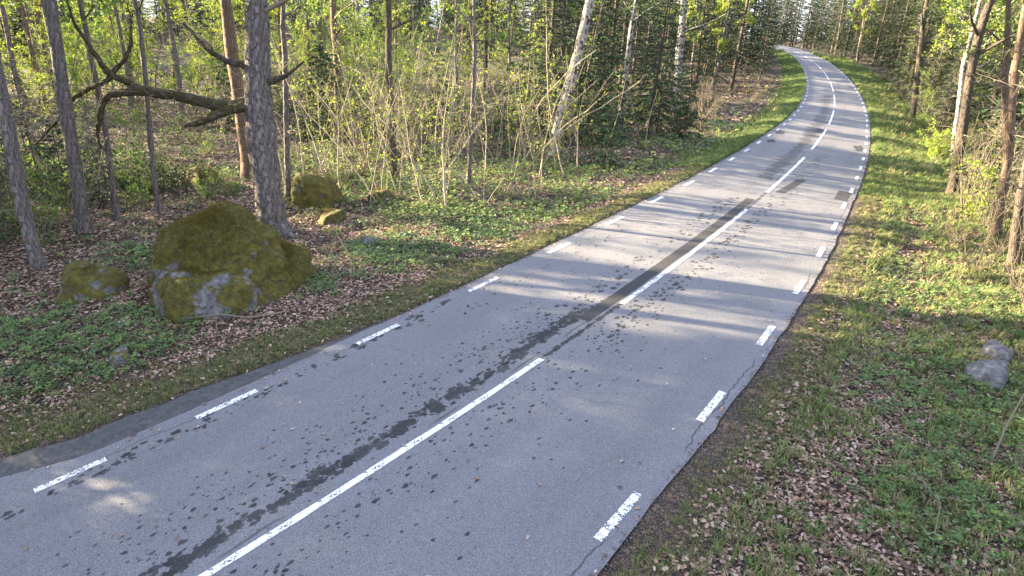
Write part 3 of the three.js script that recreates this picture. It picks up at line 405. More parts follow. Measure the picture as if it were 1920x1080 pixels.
// the wood on the left: a belt with open lanes, its far fringe in the sun
const SAY = {
  wood: 'broadleaf tree', spruce: 'dark spruce', thin: 'slim tree', understory: 'young lime tree', hazel: 'pale hazel stem', bare: 'bare twiggy shrub', shrub: 'low leafy shrub', youngspruce: 'young spruce', dryspruce: 'dead-branched spruce', darkbush: 'dark leafy shrub',
};
const MARKS = [[-0.671, 'the leftmost leaning trunk'], [-0.594, 'the straight grey trunk'], [-0.374, 'the thick oak'], [-0.188, 'the dark slim trunk'], [-0.075, 'the lichen spotted trunk'], [0.056, 'the stout birch'], [0.155, 'the slim birch'], [0.233, 'the grey streaked birch'], [0.45, 'the road'], [0.576, 'the sunlit bush'], [0.603, 'the dark brown trunk'], [0.66, 'the orange brown trunk']];
function whereabouts(x, z) {                      // named by what it stands between, and how far back
  const a = Math.atan2(x, -z), f = -z < 20 ? 'close' : -z < 25 ? 'near' : -z < 30 ? 'set-back' : -z < 36 ? 'mid-distance' : -z < 43 ? 'deep' : -z < 52 ? 'distant' : -z < 68 ? 'remote' : 'faraway';
  if (a < MARKS[0][0]) return [f, 'left of ' + MARKS[0][1]]; const n = MARKS.length - 1; if (a >= MARKS[n][0]) return [f, 'right of ' + MARKS[n][1]];
  let i = 0; while (a >= MARKS[i + 1][0]) i++; const t = (a - MARKS[i][0]) / (MARKS[i + 1][0] - MARKS[i][0]);
  return [f, t < 0.2 ? 'in line with ' + MARKS[i][1] : t < 0.4 ? 'just right of ' + MARKS[i][1] : t < 0.6 ? 'between ' + MARKS[i][1] + ' and ' + MARKS[i + 1][1].replace('the ', '') : t < 0.8 ? 'just left of ' + MARKS[i + 1][1] : 'almost in line with ' + MARKS[i + 1][1]];
}
const REACH = { wood: 2.2, spruce: 1.7, thin: 0.9, understory: 1.1, youngspruce: 0.8, darkbush: 0.7, dryspruce: 0.8 };
const GAPS = [[39.3, 0.9], [60, 0.5], [46.5, 0.25]];          // narrow gaps in the wood that let single streaks of sun through
const grow = (key, x, z, r, scale, place, group) => { const q = qOf(x, z); if (x < 22 && REACH[key] && GAPS.some(([c, h]) => Math.abs(q - c) < h + REACH[key] * scale)) return null; if (x > 12 && -z < 36.5 && Math.abs(Math.atan2(x, -z) - 0.574) < 0.032) return null; const [f, w] = whereabouts(x, z); return put(key, x, z, r, scale, `${f} ${scale < SIZE[key][0] ? 'small ' : scale > SIZE[key][1] ? 'big ' : ''}${SAY[key]} ${w}`, SAY[key] + ' ' + group); };
const SIZE = { wood: [0.9, 1.03], spruce: [0.86, 1.0], thin: [0.92, 1.08], understory: [0.95, 1.12], hazel: [0.85, 1.05], bare: [0.8, 1.0], shrub: [0.8, 1.05], youngspruce: [0.75, 1.0], dryspruce: [0.5, 0.7], darkbush: [0.7, 0.9] };
field(501, 620, -52, -9, -10, 66, 1.2, (x, z, r, d, left, q) => {
  if (!left || d < 6) return; const view = inView(x, z);
  if (view && -z < 27) return;
  if (q <= 11.6) grow(r() < 0.35 ? 'spruce' : 'wood', x, z, r, 0.8 + 0.35 * r(), 'at the far left, shading the near road', 'at the far left');
  else if (x < -36) return;
  else if (q < 32) { if (r() < (q < 16 ? 0.34 : q < 20 ? 0.4 : 0.28)) grow('thin', x, z, r, 0.8 + 0.4 * r(), 'in the sunlit wood behind the oak', 'in the sunlit wood'); }
  else if (r() < 0.4) grow(r() < 0.25 ? 'wood' : 'thin', x, z, r, 0.8 + 0.35 * r(), 'deep in the wood behind the hazel thicket', 'deep in the left wood');
});
field(502, 230, -40, -6, 30, 62, 0.5, (x, z, r, d, left, q) => { if (left && d > 5 && (q > 33 || (x < -25 && q > 17) || (x < -18 && r() < 0.25))) grow('understory', x, z, r, 0.8 + 0.5 * r(), 'glowing in the sun deep in the wood', 'in the wood'); });
// spruces and birches between the hazels and the bend
field(503, 210, -8, 36, 31, 112, 1.3, (x, z, r, d, left, q) => { if (left && d > 4.5 && q > 32) grow(x < 0.04 * -z ? (r() < 0.6 ? 'understory' : r() < 0.6 ? 'thin' : 'spruce') : r() < 0.8 ? 'spruce' : 'wood', x, z, r, 0.75 + 0.4 * r(), 'in the wood left of the road bend', 'left of the bend'); });
field(504, 40, -3, 26, 29, 70, 0.8, (x, z, r, d, left) => { if (left && d > 3) grow(r() < 0.6 ? 'bare' : 'youngspruce', x, z, r, 0.9 + 0.4 * r(), 'at the foot of the tall spruces', 'under the spruces'); });
// hazel thicket
field(505, 120, -8.5, 3.5, 19.5, 34, 0.16, (x, z, r, d, left) => { if (left && d > 3.4) grow('hazel', x, z, r, 0.7 + 0.55 * r(), 'in the sunlit thicket right of the oak', 'in the thicket'); });
field(506, 75, -22, -4, 19, 40, 0.3, (x, z, r, d, left) => { if (left && d > 3) grow(r() < 0.3 ? 'hazel' : r() < 0.4 ? 'bare' : 'shrub', x, z, r, 0.6 + 0.4 * r(), 'between the trunks behind the boulder', 'behind the boulder'); });
field(507, 70, 1, 12, 26, 50, 0.3, (x, z, r, d, left) => { if (left && d > 2.6) grow(r() < 0.35 ? 'hazel' : r() < 0.5 ? 'bare' : r() < 0.5 ? 'youngspruce' : 'darkbush', x, z, r, 0.6 + 0.4 * r(), 'beside the stout old birch', 'by the old birch'); });
// the dim left edge
for (const [x, z, s] of [[-12.9, -14.4, 0.42], [-13.6, -16.6, 0.46], [-12.4, -18.6, 0.4], [-14.8, -19.5, 0.5], [-15.5, -22, 0.55], [-12.2, -13.2, 0.36]]) grow('dryspruce', x, z, rng(Math.round(x * 100)), s, 'at the left edge', 'at the left edge');
for (const [x, z, s] of [[-12.2, -12.6, 1], [-11.8, -11.3, 0.8], [-13.2, -15.2, 1.3], [-12.2, -15.6, 1.1], [-11.6, -18.9, 1.0], [-13, -20.6, 1.3], [-9.3, -20.8, 0.8], [-14.3, -17.4, 1.5], [-15.3, -20, 1.5], [-12.7, -17.2, 1.2], [-13.9, -21.7, 1.4], [-11.9, -21, 1.1], [-16.5, -22.6, 1.6]]) grow('shrub', x, z, rng(Math.round(x * 77)), s, 'among the trunks at the left edge', 'at the left edge');
for (const [x, z, s] of [[-13.4, -14, 0.7], [-14.5, -16, 0.75], [-13.8, -19.2, 0.7], [-16, -20.8, 0.8]]) grow('youngspruce', x, z, rng(Math.round(x * 55)), s, 'in the shade at the left edge', 'at the left edge');
field(512, 70, -19, -9.6, 18.5, 29, 0.3, (x, z, r, d, left) => { if (left && qOf(x, z) < 17 && !(x > -11 && -z < 21)) grow(r() < 0.7 ? 'darkbush' : 'youngspruce', x, z, r, 0.55 + 0.4 * r(), '', 'behind the left trunks'); });
for (const [x, z, s] of [[4.2, -34, 1.2], [6.8, -37.5, 1.5], [8.4, -40, 1.4], [5.2, -38, 1.3], [7.6, -35.6, 1.0], [9.6, -43.5, 1.5], [2.8, -33, 1.0]]) grow('youngspruce', x, z, rng(Math.round(x * 91)), s, '', 'before the tall spruces');
field(513, 60, -16, 3, 30.5, 41, 0.4, (x, z, r, d, left, q) => { if (left && d > 4 && q > 27) grow(r() < 0.65 ? 'darkbush' : 'youngspruce', x, z, r, 0.7 + 0.5 * r(), '', 'behind the hazels'); });
// the wood on the right
for (const [x, z, s, k] of [[11.2, -12.7, 0.8, 'bare'], [12, -14.2, 1, 'bare'], [11.7, -15.4, 0.8, 'bare'], [13.6, -17, 1.1, 'bare'], [14.5, -19, 1.1, 'bare'], [15.5, -21.6, 1.2, 'bare'], [16.4, -23.2, 1.2, 'bare'], [12.7, -17.6, 0.9, 'bare'], [10.6, -11.6, 0.7, 'bare'], [14.9, -17.3, 0.45, 'dryspruce'], [16, -20, 0.5, 'dryspruce'], [17.6, -22.4, 0.55, 'dryspruce'], [18.6, -25.4, 0.6, 'dryspruce'], [13.2, -14.6, 0.4, 'dryspruce'], [14.2, -16, 0.9, 'darkbush'], [15.8, -18.4, 1, 'darkbush'], [17.5, -20.9, 1.1, 'darkbush'], [12.4, -12.6, 0.8, 'darkbush'], [19, -23.6, 1.2, 'youngspruce'], [16.8, -19.2, 0.9, 'youngspruce'], [20.4, -27.5, 1.3, 'youngspruce'], [15.4, -16.6, 0.8, 'youngspruce']]) grow(k, x, z, rng(Math.round(x * 63)), s, '', 'at the right edge');
const edgeOfWood = (s) => lerp(5.3, 3.0, smooth(8, 26, s));
field(508, 300, 11, 60, 10, 112, 1.15, (x, z, r, d, left, q, s) => { if (!left && d > edgeOfWood(s) + 1.3) grow(r() < 0.6 ? 'spruce' : 'wood', x, z, r, 0.7 + 0.4 * r(), 'in the shaded wood right of the road', 'right of the road'); });
field(511, 150, 28, 80, 52, 128, 1.6, (x, z, r, d, left, q, s) => { if (!left && d > 4) grow(r() < 0.75 ? 'spruce' : 'wood', x, z, r, 0.75 + 0.4 * r(), 'far off in the wood outside the bend', 'outside the bend'); });
field(509, 640, 11, 40, 13, 85, 0.3, (x, z, r, d, left, q, s) => { if (!left && d > edgeOfWood(s) + 0.7 * r() && d < 12) { const t = r(); grow(t < 0.46 ? 'bare' : t < 0.56 ? 'dryspruce' : t < 0.72 ? 'youngspruce' : t < 0.84 ? 'hazel' : 'understory', x, z, r, 0.5 + 0.5 * r(), 'at the edge of the right hand wood', 'on the right'); } });
field(510, 190, 10, 36, 12, 75, 0.3, (x, z, r, d, left, q, s) => { if (!left && d > edgeOfWood(s) - 0.6 && d < 10) grow('shrub', x, z, r, 0.6 + 0.6 * r(), 'at the edge of the right hand wood', 'on the right'); });
{ const b = thing('sunlit_bush', 22.29, groundH(22.29, -34.26), -34.26, 'bright yellow green bush in full sun right of the road', 'bush'); plant(b, bush({ h: 2.0, w: 1.15, seed: 700, shoots: 18, leaves: 2200, size: 0.085, color: [0.3, 0.4, 0.05] }), M.twig, M.leaf); }
{ const b = thing('rowan_sapling', 14.9, groundH(14.9, -20.5), -20.5, 'young rowan with bright green leaves at the right hand wood edge', 'sapling'); plant(b, bush({ h: 2.6, w: 1.3, seed: 701, shoots: 7, leaves: 700, size: 0.09, color: LIME }), M.twig, M.leaf); }
// things that would share a label are told apart by their order from left to right
{
  const same = new Map(); for (const o of scene.children) if (o.userData.group) { const l = o.userData.label; same.has(l) ? same.get(l).push(o) : same.set(l, [o]); }
  const nth = ['first', 'second', 'third', 'fourth', 'fifth', 'sixth', 'seventh', 'eighth', 'ninth', 'tenth', 'eleventh', 'twelfth', 'thirteenth', 'fourteenth', 'fifteenth', 'sixteenth'];
  for (const [l, list] of same) { const n = list.length; if (n < 2) continue; list.sort((a, b) => Math.atan2(a.position.x, -a.position.z) - Math.atan2(b.position.x, -b.position.z)); list.forEach((o, i) => { o.userData.label = l + ', ' + (n === 2 ? ['left one', 'right one'][i] : n === 3 ? ['leftmost', 'middle one', 'rightmost'][i] : i === n - 1 ? 'rightmost' : (i > 15 ? 'farther right' : nth[i] + ' from left')); }); }
}
// far woodland closing the view
{
  const r = rng(900), src = kinds.spruce.slice(0, 2).map((k) => mergeGeometries(k.children.map((m) => { const g = m.geometry.clone(); g.deleteAttribute('normal'); const c = g.attributes.color, tint = m.name === 'crown' ? [1, 1, 1] : [0.12, 0.1, 0.08]; for (let i = 0; i < c.count; i++) c.setXYZ(i, c.getX(i) * tint[0], c.getY(i) * tint[1], c.getZ(i) * tint[2]); return g; })));
  const far = new THREE.Group(); far.name = 'far_woodland'; scene.add(far); tag(far, 'distant dark woodland closing the view beyond the bend', 'woodland', null, 'stuff');
  src.forEach((g, n) => { const im = new THREE.InstancedMesh(g, M.needle, 330), m = new THREE.Matrix4(), e = new THREE.Euler(); let k = 0; while (k < 330) { const x = lerp(-90, 140, r()), z = -lerp(70, 190, r()), { s, o } = locate(x, z); if ((s < 199 && Math.abs(o) < 7.5) || (-z < 108 && x > -52 && x < 58)) continue; m.makeRotationFromEuler(e.set(0, r() * 6.28, 0)).scale(V(1, 1, 1).multiplyScalar(0.9 + 0.5 * r())).setPosition(x, groundH(x, z), z); im.setMatrixAt(k++, m); } im.name = 'far_trees'; im.userData.kind = 'stuff'; im.castShadow = im.receiveShadow = true; far.add(im); });
}

/* ------------------------------------------------------------------ boulders */
function rock(planes, { seed = 1, k = 7, noise = 0.05, nu = 110, nv = 80, moss = 0, mossLow = 0, size = 1 }) {     // planes: [nx, ny, nz, distance]; the hull is softened and worn
  const P = planes.map(([a, b, c, d]) => { const l = Math.hypot(a, b, c); return [a / l, b / l, c / l, d]; }), g = new THREE.SphereGeometry(1, nu, nv), p = g.attributes.position, col = [];
  for (let i = 0; i < p.count; i++) {
    const x = p.getX(i), y = p.getY(i), z = p.getZ(i); let sum = 0; for (const [a, b, c, d] of P) { const q = (a * x + b * y + c * z) / d; if (q > 0) sum += Math.pow(q, k); }
    let R = Math.pow(sum, -1 / k); const X = x * R, Y = y * R, Z = z * R;
    R *= 1 + noise * fbm3(X * 1.3 / size + seed, Y * 1.3 / size, Z * 1.3 / size, 4) + 0.012 * N3(X * 9, Y * 9, Z * 9 + seed); p.setXYZ(i, x * R, y * R, z * R);
  }
  g.computeVertexNormals(); const n = g.attributes.normal;
  for (let i = 0; i < p.count; i++) {
    const X = p.getX(i), Y = p.getY(i), Z = p.getZ(i), f = fbm3(X * 1.5 / size + seed, Y * 1.5 / size, Z * 1.5 / size, 5) + 0.16 * N3(X * 14, Y * 14, Z * 14), m = smooth(-0.1, 0.1, f + moss + mossLow * n.getY(i)), v = 1 + 0.35 * N3(X * 5, Y * 5, Z * 5), w = 1 + 0.3 * N3(X * 22, Y * 22, Z * 22), l = smooth(0.25, 0.5, N3(X * 6 + 9, Y * 6, Z * 6)) * 0.5;
    const s = [0.13 * v * w + 0.13 * l, 0.125 * v * w + 0.13 * l, 0.128 * v * w + 0.13 * l], q = [0.092 * v * w, 0.082 * v * w, 0.016];
    col.push(lerp(s[0], q[0], m), lerp(s[1], q[1], m), lerp(s[2], q[2], m));
  }
  g.setAttribute('color', new THREE.Float32BufferAttribute(col, 3)); g.deleteAttribute('uv'); const uv = []; for (let i = 0; i < p.count; i++) uv.push(p.getX(i) + p.getZ(i) * 0.5, p.getY(i) + p.getZ(i) * 0.5); g.setAttribute('uv', new THREE.Float32BufferAttribute(uv, 2)); return g;
}
const rockMat = std({ bumpMap: grainB, bumpScale: 0.02, roughness: 0.95 });
const mossBlade = (() => { const g = new GB(); const r = rng(6); for (let i = 0; i < 5; i++) { const d = rdir(r); d.y = Math.abs(d.y) + 0.6; d.normalize(); g.leaf(0, 0, 0, d, d.clone().cross(rdir(r)).normalize(), 0.5 + r(), 0.16, vary([1, 1, 1], r, 0.3), 0.1); } return g.build(true); })();
function mossOn(parent, meshes, count, seed, size) {         // short moss shoots where the stone is mossy
  const r = rng(seed), im = new THREE.InstancedMesh(mossBlade, M.mossMat ??= std({ color: lin(0.19, 0.156, 0.03) }), count), m = new THREE.Matrix4(), q = new THREE.Quaternion(), up = V(0, 1, 0); let k = 0, guard = 0;
  while (k < count && guard++ < count * 30) { const o = meshes[Math.floor(r() * meshes.length)], g = o.geometry, i = Math.floor(r() * g.attributes.position.count), c = g.attributes.color; if (c.getZ(i) > 0.05) continue; const n = V().fromBufferAttribute(g.attributes.normal, i); if (n.y < -0.3) continue; const p = V().fromBufferAttribute(g.attributes.position, i).add(V(r() - 0.5, r() - 0.5, r() - 0.5).multiplyScalar(0.05)).add(o.position); q.setFromUnitVectors(up, n.lerp(up, 0.3).normalize()); m.compose(p, q, V(1, 1, 1).multiplyScalar(size * (0.5 + r()))); im.setMatrixAt(k, m); const t = 0.75 + 0.5 * r(); im.setColorAt(k++, lin(t, t * (0.95 + 0.15 * r()), t)); }
  im.count = k; im.name = 'moss'; im.userData.kind = 'stuff'; im.castShadow = im.receiveShadow = true; parent.add(im);
}
{
  const bx = -6.35, bz = -12.75, by = groundH(bx, bz), b = thing('mossy_boulder', bx, by, bz, 'huge cracked boulder thick with olive moss below the oak', 'boulder');
  const body = mesh('body', rock([[-0.42, 0.9, 0.12, 0.84], [0.5, 0.86, 0.12, 0.84], [-0.05, 1, 0.1, 0.86], [0.86, 0.45, 0.3, 1.03], [0.02, 0.5, 0.9, 0.74], [-1, 0.1, 0.25, 1.28], [-0.7, 0.2, 0.75, 1.0], [0.62, 0.42, 0.72, 0.88], [0, 0.1, -1, 1.1], [0.6, 0.25, -0.8, 1.25], [-0.6, 0.2, -0.8, 1.2], [0, -1, 0, 1.1]], { seed: 3, k: 10, noise: 0.17, moss: 0.42, mossLow: 0.25, nu: 180, nv: 130 }), rockMat, b);
  body.position.set(-0.05, 0.86, -0.12);
  const lower = mesh('front_block', rock([[-1, 0.14, 0.3, 1.0], [0.95, 0.4, 0.25, 0.92], [0.08, 0.28, 1, 0.86], [-0.55, 0.15, 0.85, 0.95], [0.62, 0.3, 0.8, 0.85], [0.05, 1, 0.2, 0.5], [0, -1, 0, 0.9], [0, 0, -1, 1.1], [0.25, 0.75, 0.7, 0.74], [-0.4, 0.7, 0.6, 0.8]], { seed: 8, k: 12, noise: 0.19, moss: -0.02, mossLow: 0.42, nu: 170, nv: 120 }), rockMat, b);
  lower.position.set(-0.02, 0.38, 0.5);
  const tail = mesh('low_shoulder', rock([[0.3, 1, 0.1, 0.4], [1, 0.3, 0.2, 0.62], [0, 0.3, 1, 0.5], [-1, 0, 0, 0.7], [0, 0, -1, 0.6], [0, -1, 0, 0.6], [0.7, 0.5, 0.6, 0.58]], { seed: 14, k: 7, noise: 0.15, moss: 0.4, mossLow: 0.2, nu: 70, nv: 50 }), rockMat, b);
  tail.position.set(0.98, 0.4, -0.75);
  mossOn(b, [body, body, lower, tail], 60000, 61, 0.02);
}
const egg = (sx, sy, sz) => [[1, 0.1, 0, sx], [-1, 0.1, 0.1, sx], [0, 0.15, 1, sz], [0, 0.1, -1, sz], [0.2, 1, 0.1, sy], [0, -1, 0, sy], [0.7, 0.7, 0.3, (sx + sy) * 0.55], [-0.7, 0.6, 0.5, (sx + sy) * 0.52], [0.4, 0.5, 0.8, (sz + sy) * 0.55]];
[['mossy_boulder', 'low moss capped stone left of the huge boulder', -8.85, -12.35, 0.62, 0.4, 0.45, 0.25], ['mossy_boulder', 'rounded moss covered boulder behind the oak trunk, its left side in sun', -6.35, -20.3, 0.78, 0.62, 0.65, 0.5], ['mossy_boulder', 'small mossy boulder in the dark hollow behind the huge boulder', -11.0, -22.2, 0.6, 0.42, 0.5, 0.4],
  ['mossy_stone', 'small mossy stone between the oak and the road', -5.47, -18.4, 0.38, 0.22, 0.3, 0.3], ['field_stone', 'small pale stone in the green plants near the left verge', -6.95, -10.0, 0.2, 0.14, 0.16, -0.1], ['field_stone', 'grey stone by the green patch right of the oak', -3.85, -16.2, 0.22, 0.17, 0.2, -0.4], ['field_stone', 'little grey stone beyond the green patch right of the oak', -3.0, -16.9, 0.16, 0.12, 0.14, -0.4], ['mossy_stone', 'mossy stone among the hazel stems', -4.4, -20.6, 0.4, 0.26, 0.3, 0.3],
  ['field_stone', 'large grey stone in the grass by the right verge', 8.35, -9.95, 0.34, 0.25, 0.3, -0.75], ['field_stone', 'grey stone beside the larger one on the right', 9.2, -10.9, 0.24, 0.2, 0.22, -0.7]].forEach(([name, label, x, z, a, h, c, moss], i) => {
  const t = thing(name, x, groundH(x, z), z, label, 'stone'), s = mesh('stone', rock(egg(a, h, c), { seed: 30 + i, k: 6, noise: 0.14, nu: 60, nv: 44, moss, mossLow: 0.2, size: a }), rockMat, t); s.position.y = h * (moss > 0 ? 0.35 : 0.1); s.rotation.y = i * 1.3; if (moss > 0) mossOn(t, [s], Math.round(5000 * a), 80 + i, 0.016); stands.push([x, z, a * 0.6]);
});

/* ------------------------------------------------------------------ litter, grass and low plants */
const greenPatches = [[-4.49, -13.47, 0.75], [-2.73, -15.29, 1.5], [-3.5, -16, 1.0], [-0.98, -17.8, 1.5], [0.6, -20.03, 1.7], [2.17, -22.37, 1.7], [-2.44, -19.63, 1.9], [-7.74, -10.06, 1.4], [-7.0, -10.8, 1.1], [-6.52, -9.2, 0.9], [-9, -10.5, 1.2], [-8.9, -14.6, 0.9], [4.5, -27, 1.8], [7, -31.5, 2], [-4.5, -24, 2], [-1, -25, 2], [-7.5, -23, 1.8], [-6, -22, 2], [-3.2, -22.2, 2.2], [-8.5, -26.5, 2.6], [0.2, -27.5, 2.4], [-4, -28, 2.6], [-12, -24, 1.5], [10, -35, 2.2], [13.5, -40, 2.5], [2.5, -25.5, 1.6],
  [6.61, -9.4, 0.9], [5.47, -6.82, 0.8], [6.98, -7.81, 1.3], [5.2, -6.13, 0.7], [5.93, -6.35, 1.1], [7.35, -10.56, 1.1], [6.03, -7.39, 0.9], [8.62, -13.71, 1.1], [11.06, -18.95, 1.4], [9.6, -15.8, 1.1], [8.2, -8.9, 1.2], [10.5, -13, 1.6], [12.5, -21.5, 2]];
const patchAt = (x, z) => { let v = 0; for (const [a, b, c] of greenPatches) { const d = Math.hypot(a - x, b - z) / c; if (d < 1.3) v = Math.max(v, smooth(1.25, 0.55, d + 0.45 * N2(x * 1.7, z * 1.7))); } return v; };
function cover(x, z) {                            // shares of grass, leaf litter and leafy plants
  const { s, o } = locate(x, z), L = o < 0, e = L ? edgeL(s) : edgeR(s), extra = L ? shoulderW(s) : 0, d = Math.abs(o) - e - extra, n = fbm(x * 0.5, z * 0.5, 3), n2 = fbm(x * 1.3 + 40, z * 1.3, 3);
  if (d < 0.02) return null; let grass, litter, herb = patchAt(x, z);
  if (L) { const w = 0.95 + 0.35 * n; grass = smooth(0.03, 0.14, d) * smooth(w + 0.25, w - 0.25, d); litter = smooth(w - 0.35, w + 0.15, d) * (1 - 0.35 * herb); if (d < w) litter = Math.max(litter, 0.1); herb = Math.max(herb, 0.45 * smooth(0.05, 0.4, n2) * smooth(1.4, 2.4, d)) * smooth(0.9, 1.4, d); grass = Math.max(grass, 0.12 * smooth(0.2, 0.5, n)); }
  else { const far = smooth(12, 24, s); grass = Math.max(smooth(0.22, 0.5, d + 0.2 * n2) * smooth(1.5, 0.7, d), 0.3 + 0.5 * smooth(-0.1, 0.3, n) + 0.5 * far) * smooth(0.12, 0.4, d + 0.15 * n2); const path = Math.exp(-(((d - 1.9 - 0.3 * n) / 0.45) ** 2)); litter = clamp(0.62 + 0.9 * n2 + path - 0.4 * far) * smooth(0.3, 0.8, d); grass *= 1 - 0.7 * path * (1 - far); herb = Math.max(herb, 0.25 * smooth(0.1, 0.4, n2)) * smooth(0.9, 1.6, d); const nearBare = 0.55 * smooth(6, 0, s) * smooth(-0.3, 0.15, 0.25 - n); grass *= 1 - nearBare; litter = Math.max(litter, nearBare * 1.3 * smooth(0.5, 1, d)); }
  return { grass, litter, herb, d, L, s };
}
const leafGeos = [0, 1, 2].map((k) => { const r = rng(40 + k), g = new THREE.BufferGeometry(), p = [], idx = [], curl = 0.25 + 0.2 * k; const row = [[0, 0], [0.3, 0.24], [0.55, 0.2], [0.8, 0.27], [1, 0]]; for (const [t, w] of row) for (const s of [-1, 0, 1]) p.push(s * w * (1 + 0.2 * (r() - 0.5)), Math.abs(s) * curl * w + 0.22 * t * t * (r() - 0.2) * 1.5, (t - 0.5)); for (let i = 0; i < 4; i++) for (let j = 0; j < 2; j++) { const a = i * 3 + j; idx.push(a, a + 3, a + 1, a + 1, a + 3, a + 4); } g.setAttribute('position', new THREE.Float32BufferAttribute(p, 3)); g.setIndex(idx); g.computeVertexNormals(); return g; });
const grassGeos = [0, 1, 2].map((k) => { const r = rng(50 + k), g = new GB(); for (let i = 0; i < 11; i++) { const a = r() * 6.28, L = 0.55 + 0.6 * r(), lean = 0.25 + 0.7 * r(), w = 0.035 + 0.02 * r(), ox = (r() - 0.5) * 0.6, oz = (r() - 0.5) * 0.6, c = vary([1, 1, 1], r, 0.3), dx = Math.cos(a), dz = Math.sin(a), sx = -dz * w, sz = dx * w; const b = [[0, 0, 1], [0.28 * lean, 0.55, 0.8], [0.85 * lean, 0.9, 0]].map(([f, h, q]) => [g.vert(ox + dx * f * L + sx * q, h * L, oz + dz * f * L + sz * q, -dx * 0.5, 0.8, -dz * 0.5, 0, h, ...c), g.vert(ox + dx * f * L - sx * q, h * L, oz + dz * f * L - sz * q, -dx * 0.5, 0.8, -dz * 0.5, 1, h, ...c)]); g.i.push(b[0][0], b[0][1], b[1][0], b[0][1], b[1][1], b[1][0], b[1][0], b[1][1], b[2][0]); } return g.build(true); });
const herbGeos = [0, 1].map((k) => { const r = rng(60 + k), g = new GB(); for (let i = 0; i < 9; i++) { const a = r() * 6.28, h = 0.4 + 0.7 * r(), q = 0.55 * Math.sqrt(r()), d = V(Math.cos(a), -0.1 + 1.1 * r(), Math.sin(a)).normalize(), side = V(-Math.sin(a), 0, Math.cos(a)); g.leaf(Math.cos(a) * q, h, Math.sin(a) * q, d, side, 0.5 + 0.3 * r(), 0.2, vary([1, 1, 1], r, 0.3), 0.15); } return g.build(true); });
const litterMat = new THREE.MeshStandardMaterial({ roughness: 0.85, side: THREE.DoubleSide }), grassMat = new THREE.MeshPhysicalMaterial({ roughness: 0.85, vertexColors: true, transmission: 0.3, thickness: 0, side: THREE.DoubleSide }), herbMat = new THREE.MeshPhysicalMaterial({ roughness: 0.8, vertexColors: true, transmission: 0.35, thickness: 0, side: THREE.DoubleSide });
{
  const bins = { litter: leafGeos.map(() => []), grass: grassGeos.map(() => []), herb: herbGeos.map(() => []) }, r = rng(4242), m = new THREE.Matrix4(), q = new THREE.Quaternion(), e = new THREE.Euler(), sc = V(1, 1, 1), po = V(0, 0, 0);
  const drop = (bin, x, y, z, rx, ry, rz, size, c, sy = 1) => { const l = bins[bin], k = Math.floor(r() * l.length); q.setFromEuler(e.set(rx, ry, rz)); m.compose(po.set(x, y, z), q, sc.set(size, size * sy, size)); l[k].push(m.toArray(), c); };
  const LIT = [[0.33, 0.205, 0.15], [0.42, 0.29, 0.22], [0.24, 0.145, 0.105], [0.38, 0.25, 0.17], [0.46, 0.36, 0.29], [0.17, 0.10, 0.075], [0.12, 0.075, 0.05], [0.29, 0.19, 0.12]], GR = [[0.15, 0.21, 0.045], [0.19, 0.22, 0.055], [0.11, 0.175, 0.03], [0.33, 0.28, 0.13], [0.135, 0.2, 0.04]], HB_SUNLIT = [[0.2, 0.28, 0.035], [0.26, 0.33, 0.04], [0.15, 0.24, 0.03]], VG = [[0.17, 0.19, 0.045], [0.21, 0.2, 0.06], [0.14, 0.165, 0.035], [0.27, 0.23, 0.1]], HB = [[0.09, 0.18, 0.03], [0.12, 0.215, 0.035], [0.065, 0.135, 0.026], [0.17, 0.25, 0.04]];
  const pick = (a) => { const c = a[Math.floor(r() * a.length)], k = 0.75 + 0.5 * r(); return [c[0] * k, c[1] * k, c[2] * k]; };
  for (const [z0, z1, dens, big] of [[2.5, 9, 720, 1], [9, 14, 600, 1], [14, 20, 340, 1.1], [20, 28, 120, 1.4], [28, 42, 40, 2.0], [42, 75, 9, 3.2]]) {
    const xw = (zf) => 0.86 * zf + 3, x0 = -xw(z1), x1 = xw(z1), n = Math.round((x1 - x0) * (z1 - z0) * dens);
    for (let i = 0; i < n; i++) {
      const x = lerp(x0, x1, r()), zf = lerp(z0, z1, r()); if (Math.abs(x) > xw(zf)) continue; const z = -zf, c = cover(x, z); if (!c) continue;
      const y = groundH(x, z);
      if (r() < c.litter * 0.85) drop('litter', x, y + 0.012 + 0.025 * r(), z, (r() - 0.5) * 1.1, r() * 6.28, (r() - 0.5) * 1.1, (0.03 + 0.065 * r()) * big, pick(LIT));
      const strip = c.L ? c.d < 1.3 : c.d < 0.9; if (r() < c.grass * (strip ? 0.8 : 0.45)) { drop('grass', x, y - 0.01, z, 0, r() * 6.28, 0, (strip ? 0.07 + 0.05 * r() : 0.10 + 0.09 * r()) * big, pick(strip && r() < 0.7 ? VG : GR), strip ? 0.7 : 1); }
      if (r() < c.herb * (c.L ? (zf < 14.5 ? 0.24 : 0.36) : 0.12)) drop('herb', x, y, z, (r() - 0.5) * 0.2, r() * 6.28, 0, (0.045 + 0.1 * r() * r() + 0.02 * r()) * big, pick(zf > 18.5 && c.L && r() < 0.6 ? HB_SUNLIT : HB));  // farther left floor: lighter lime herbs, sunlight put into the leaf colour
    }
  }
  for (let i = 0; i < 26000; i++) {                // the far verges
    const s = lerp(18, 118, r() ** 1.3), left = r() < 0.5, o = left ? -edgeL(s) - 0.1 - 2.6 * r() * r() : edgeR(s) + 0.12 + 4.2 * r(), p = onRoad(s, o), big = 0.13 + 0.0022 * s; if (-p.z < 20) continue;
    drop('grass', p.x, groundH(p.x, p.z) - 0.02, p.z, 0, r() * 6.28, 0, big * (0.7 + 0.6 * r()), pick(r() < 0.8 ? [[0.12, 0.2, 0.035], [0.15, 0.22, 0.04], [0.1, 0.17, 0.03]] : GR));
  }
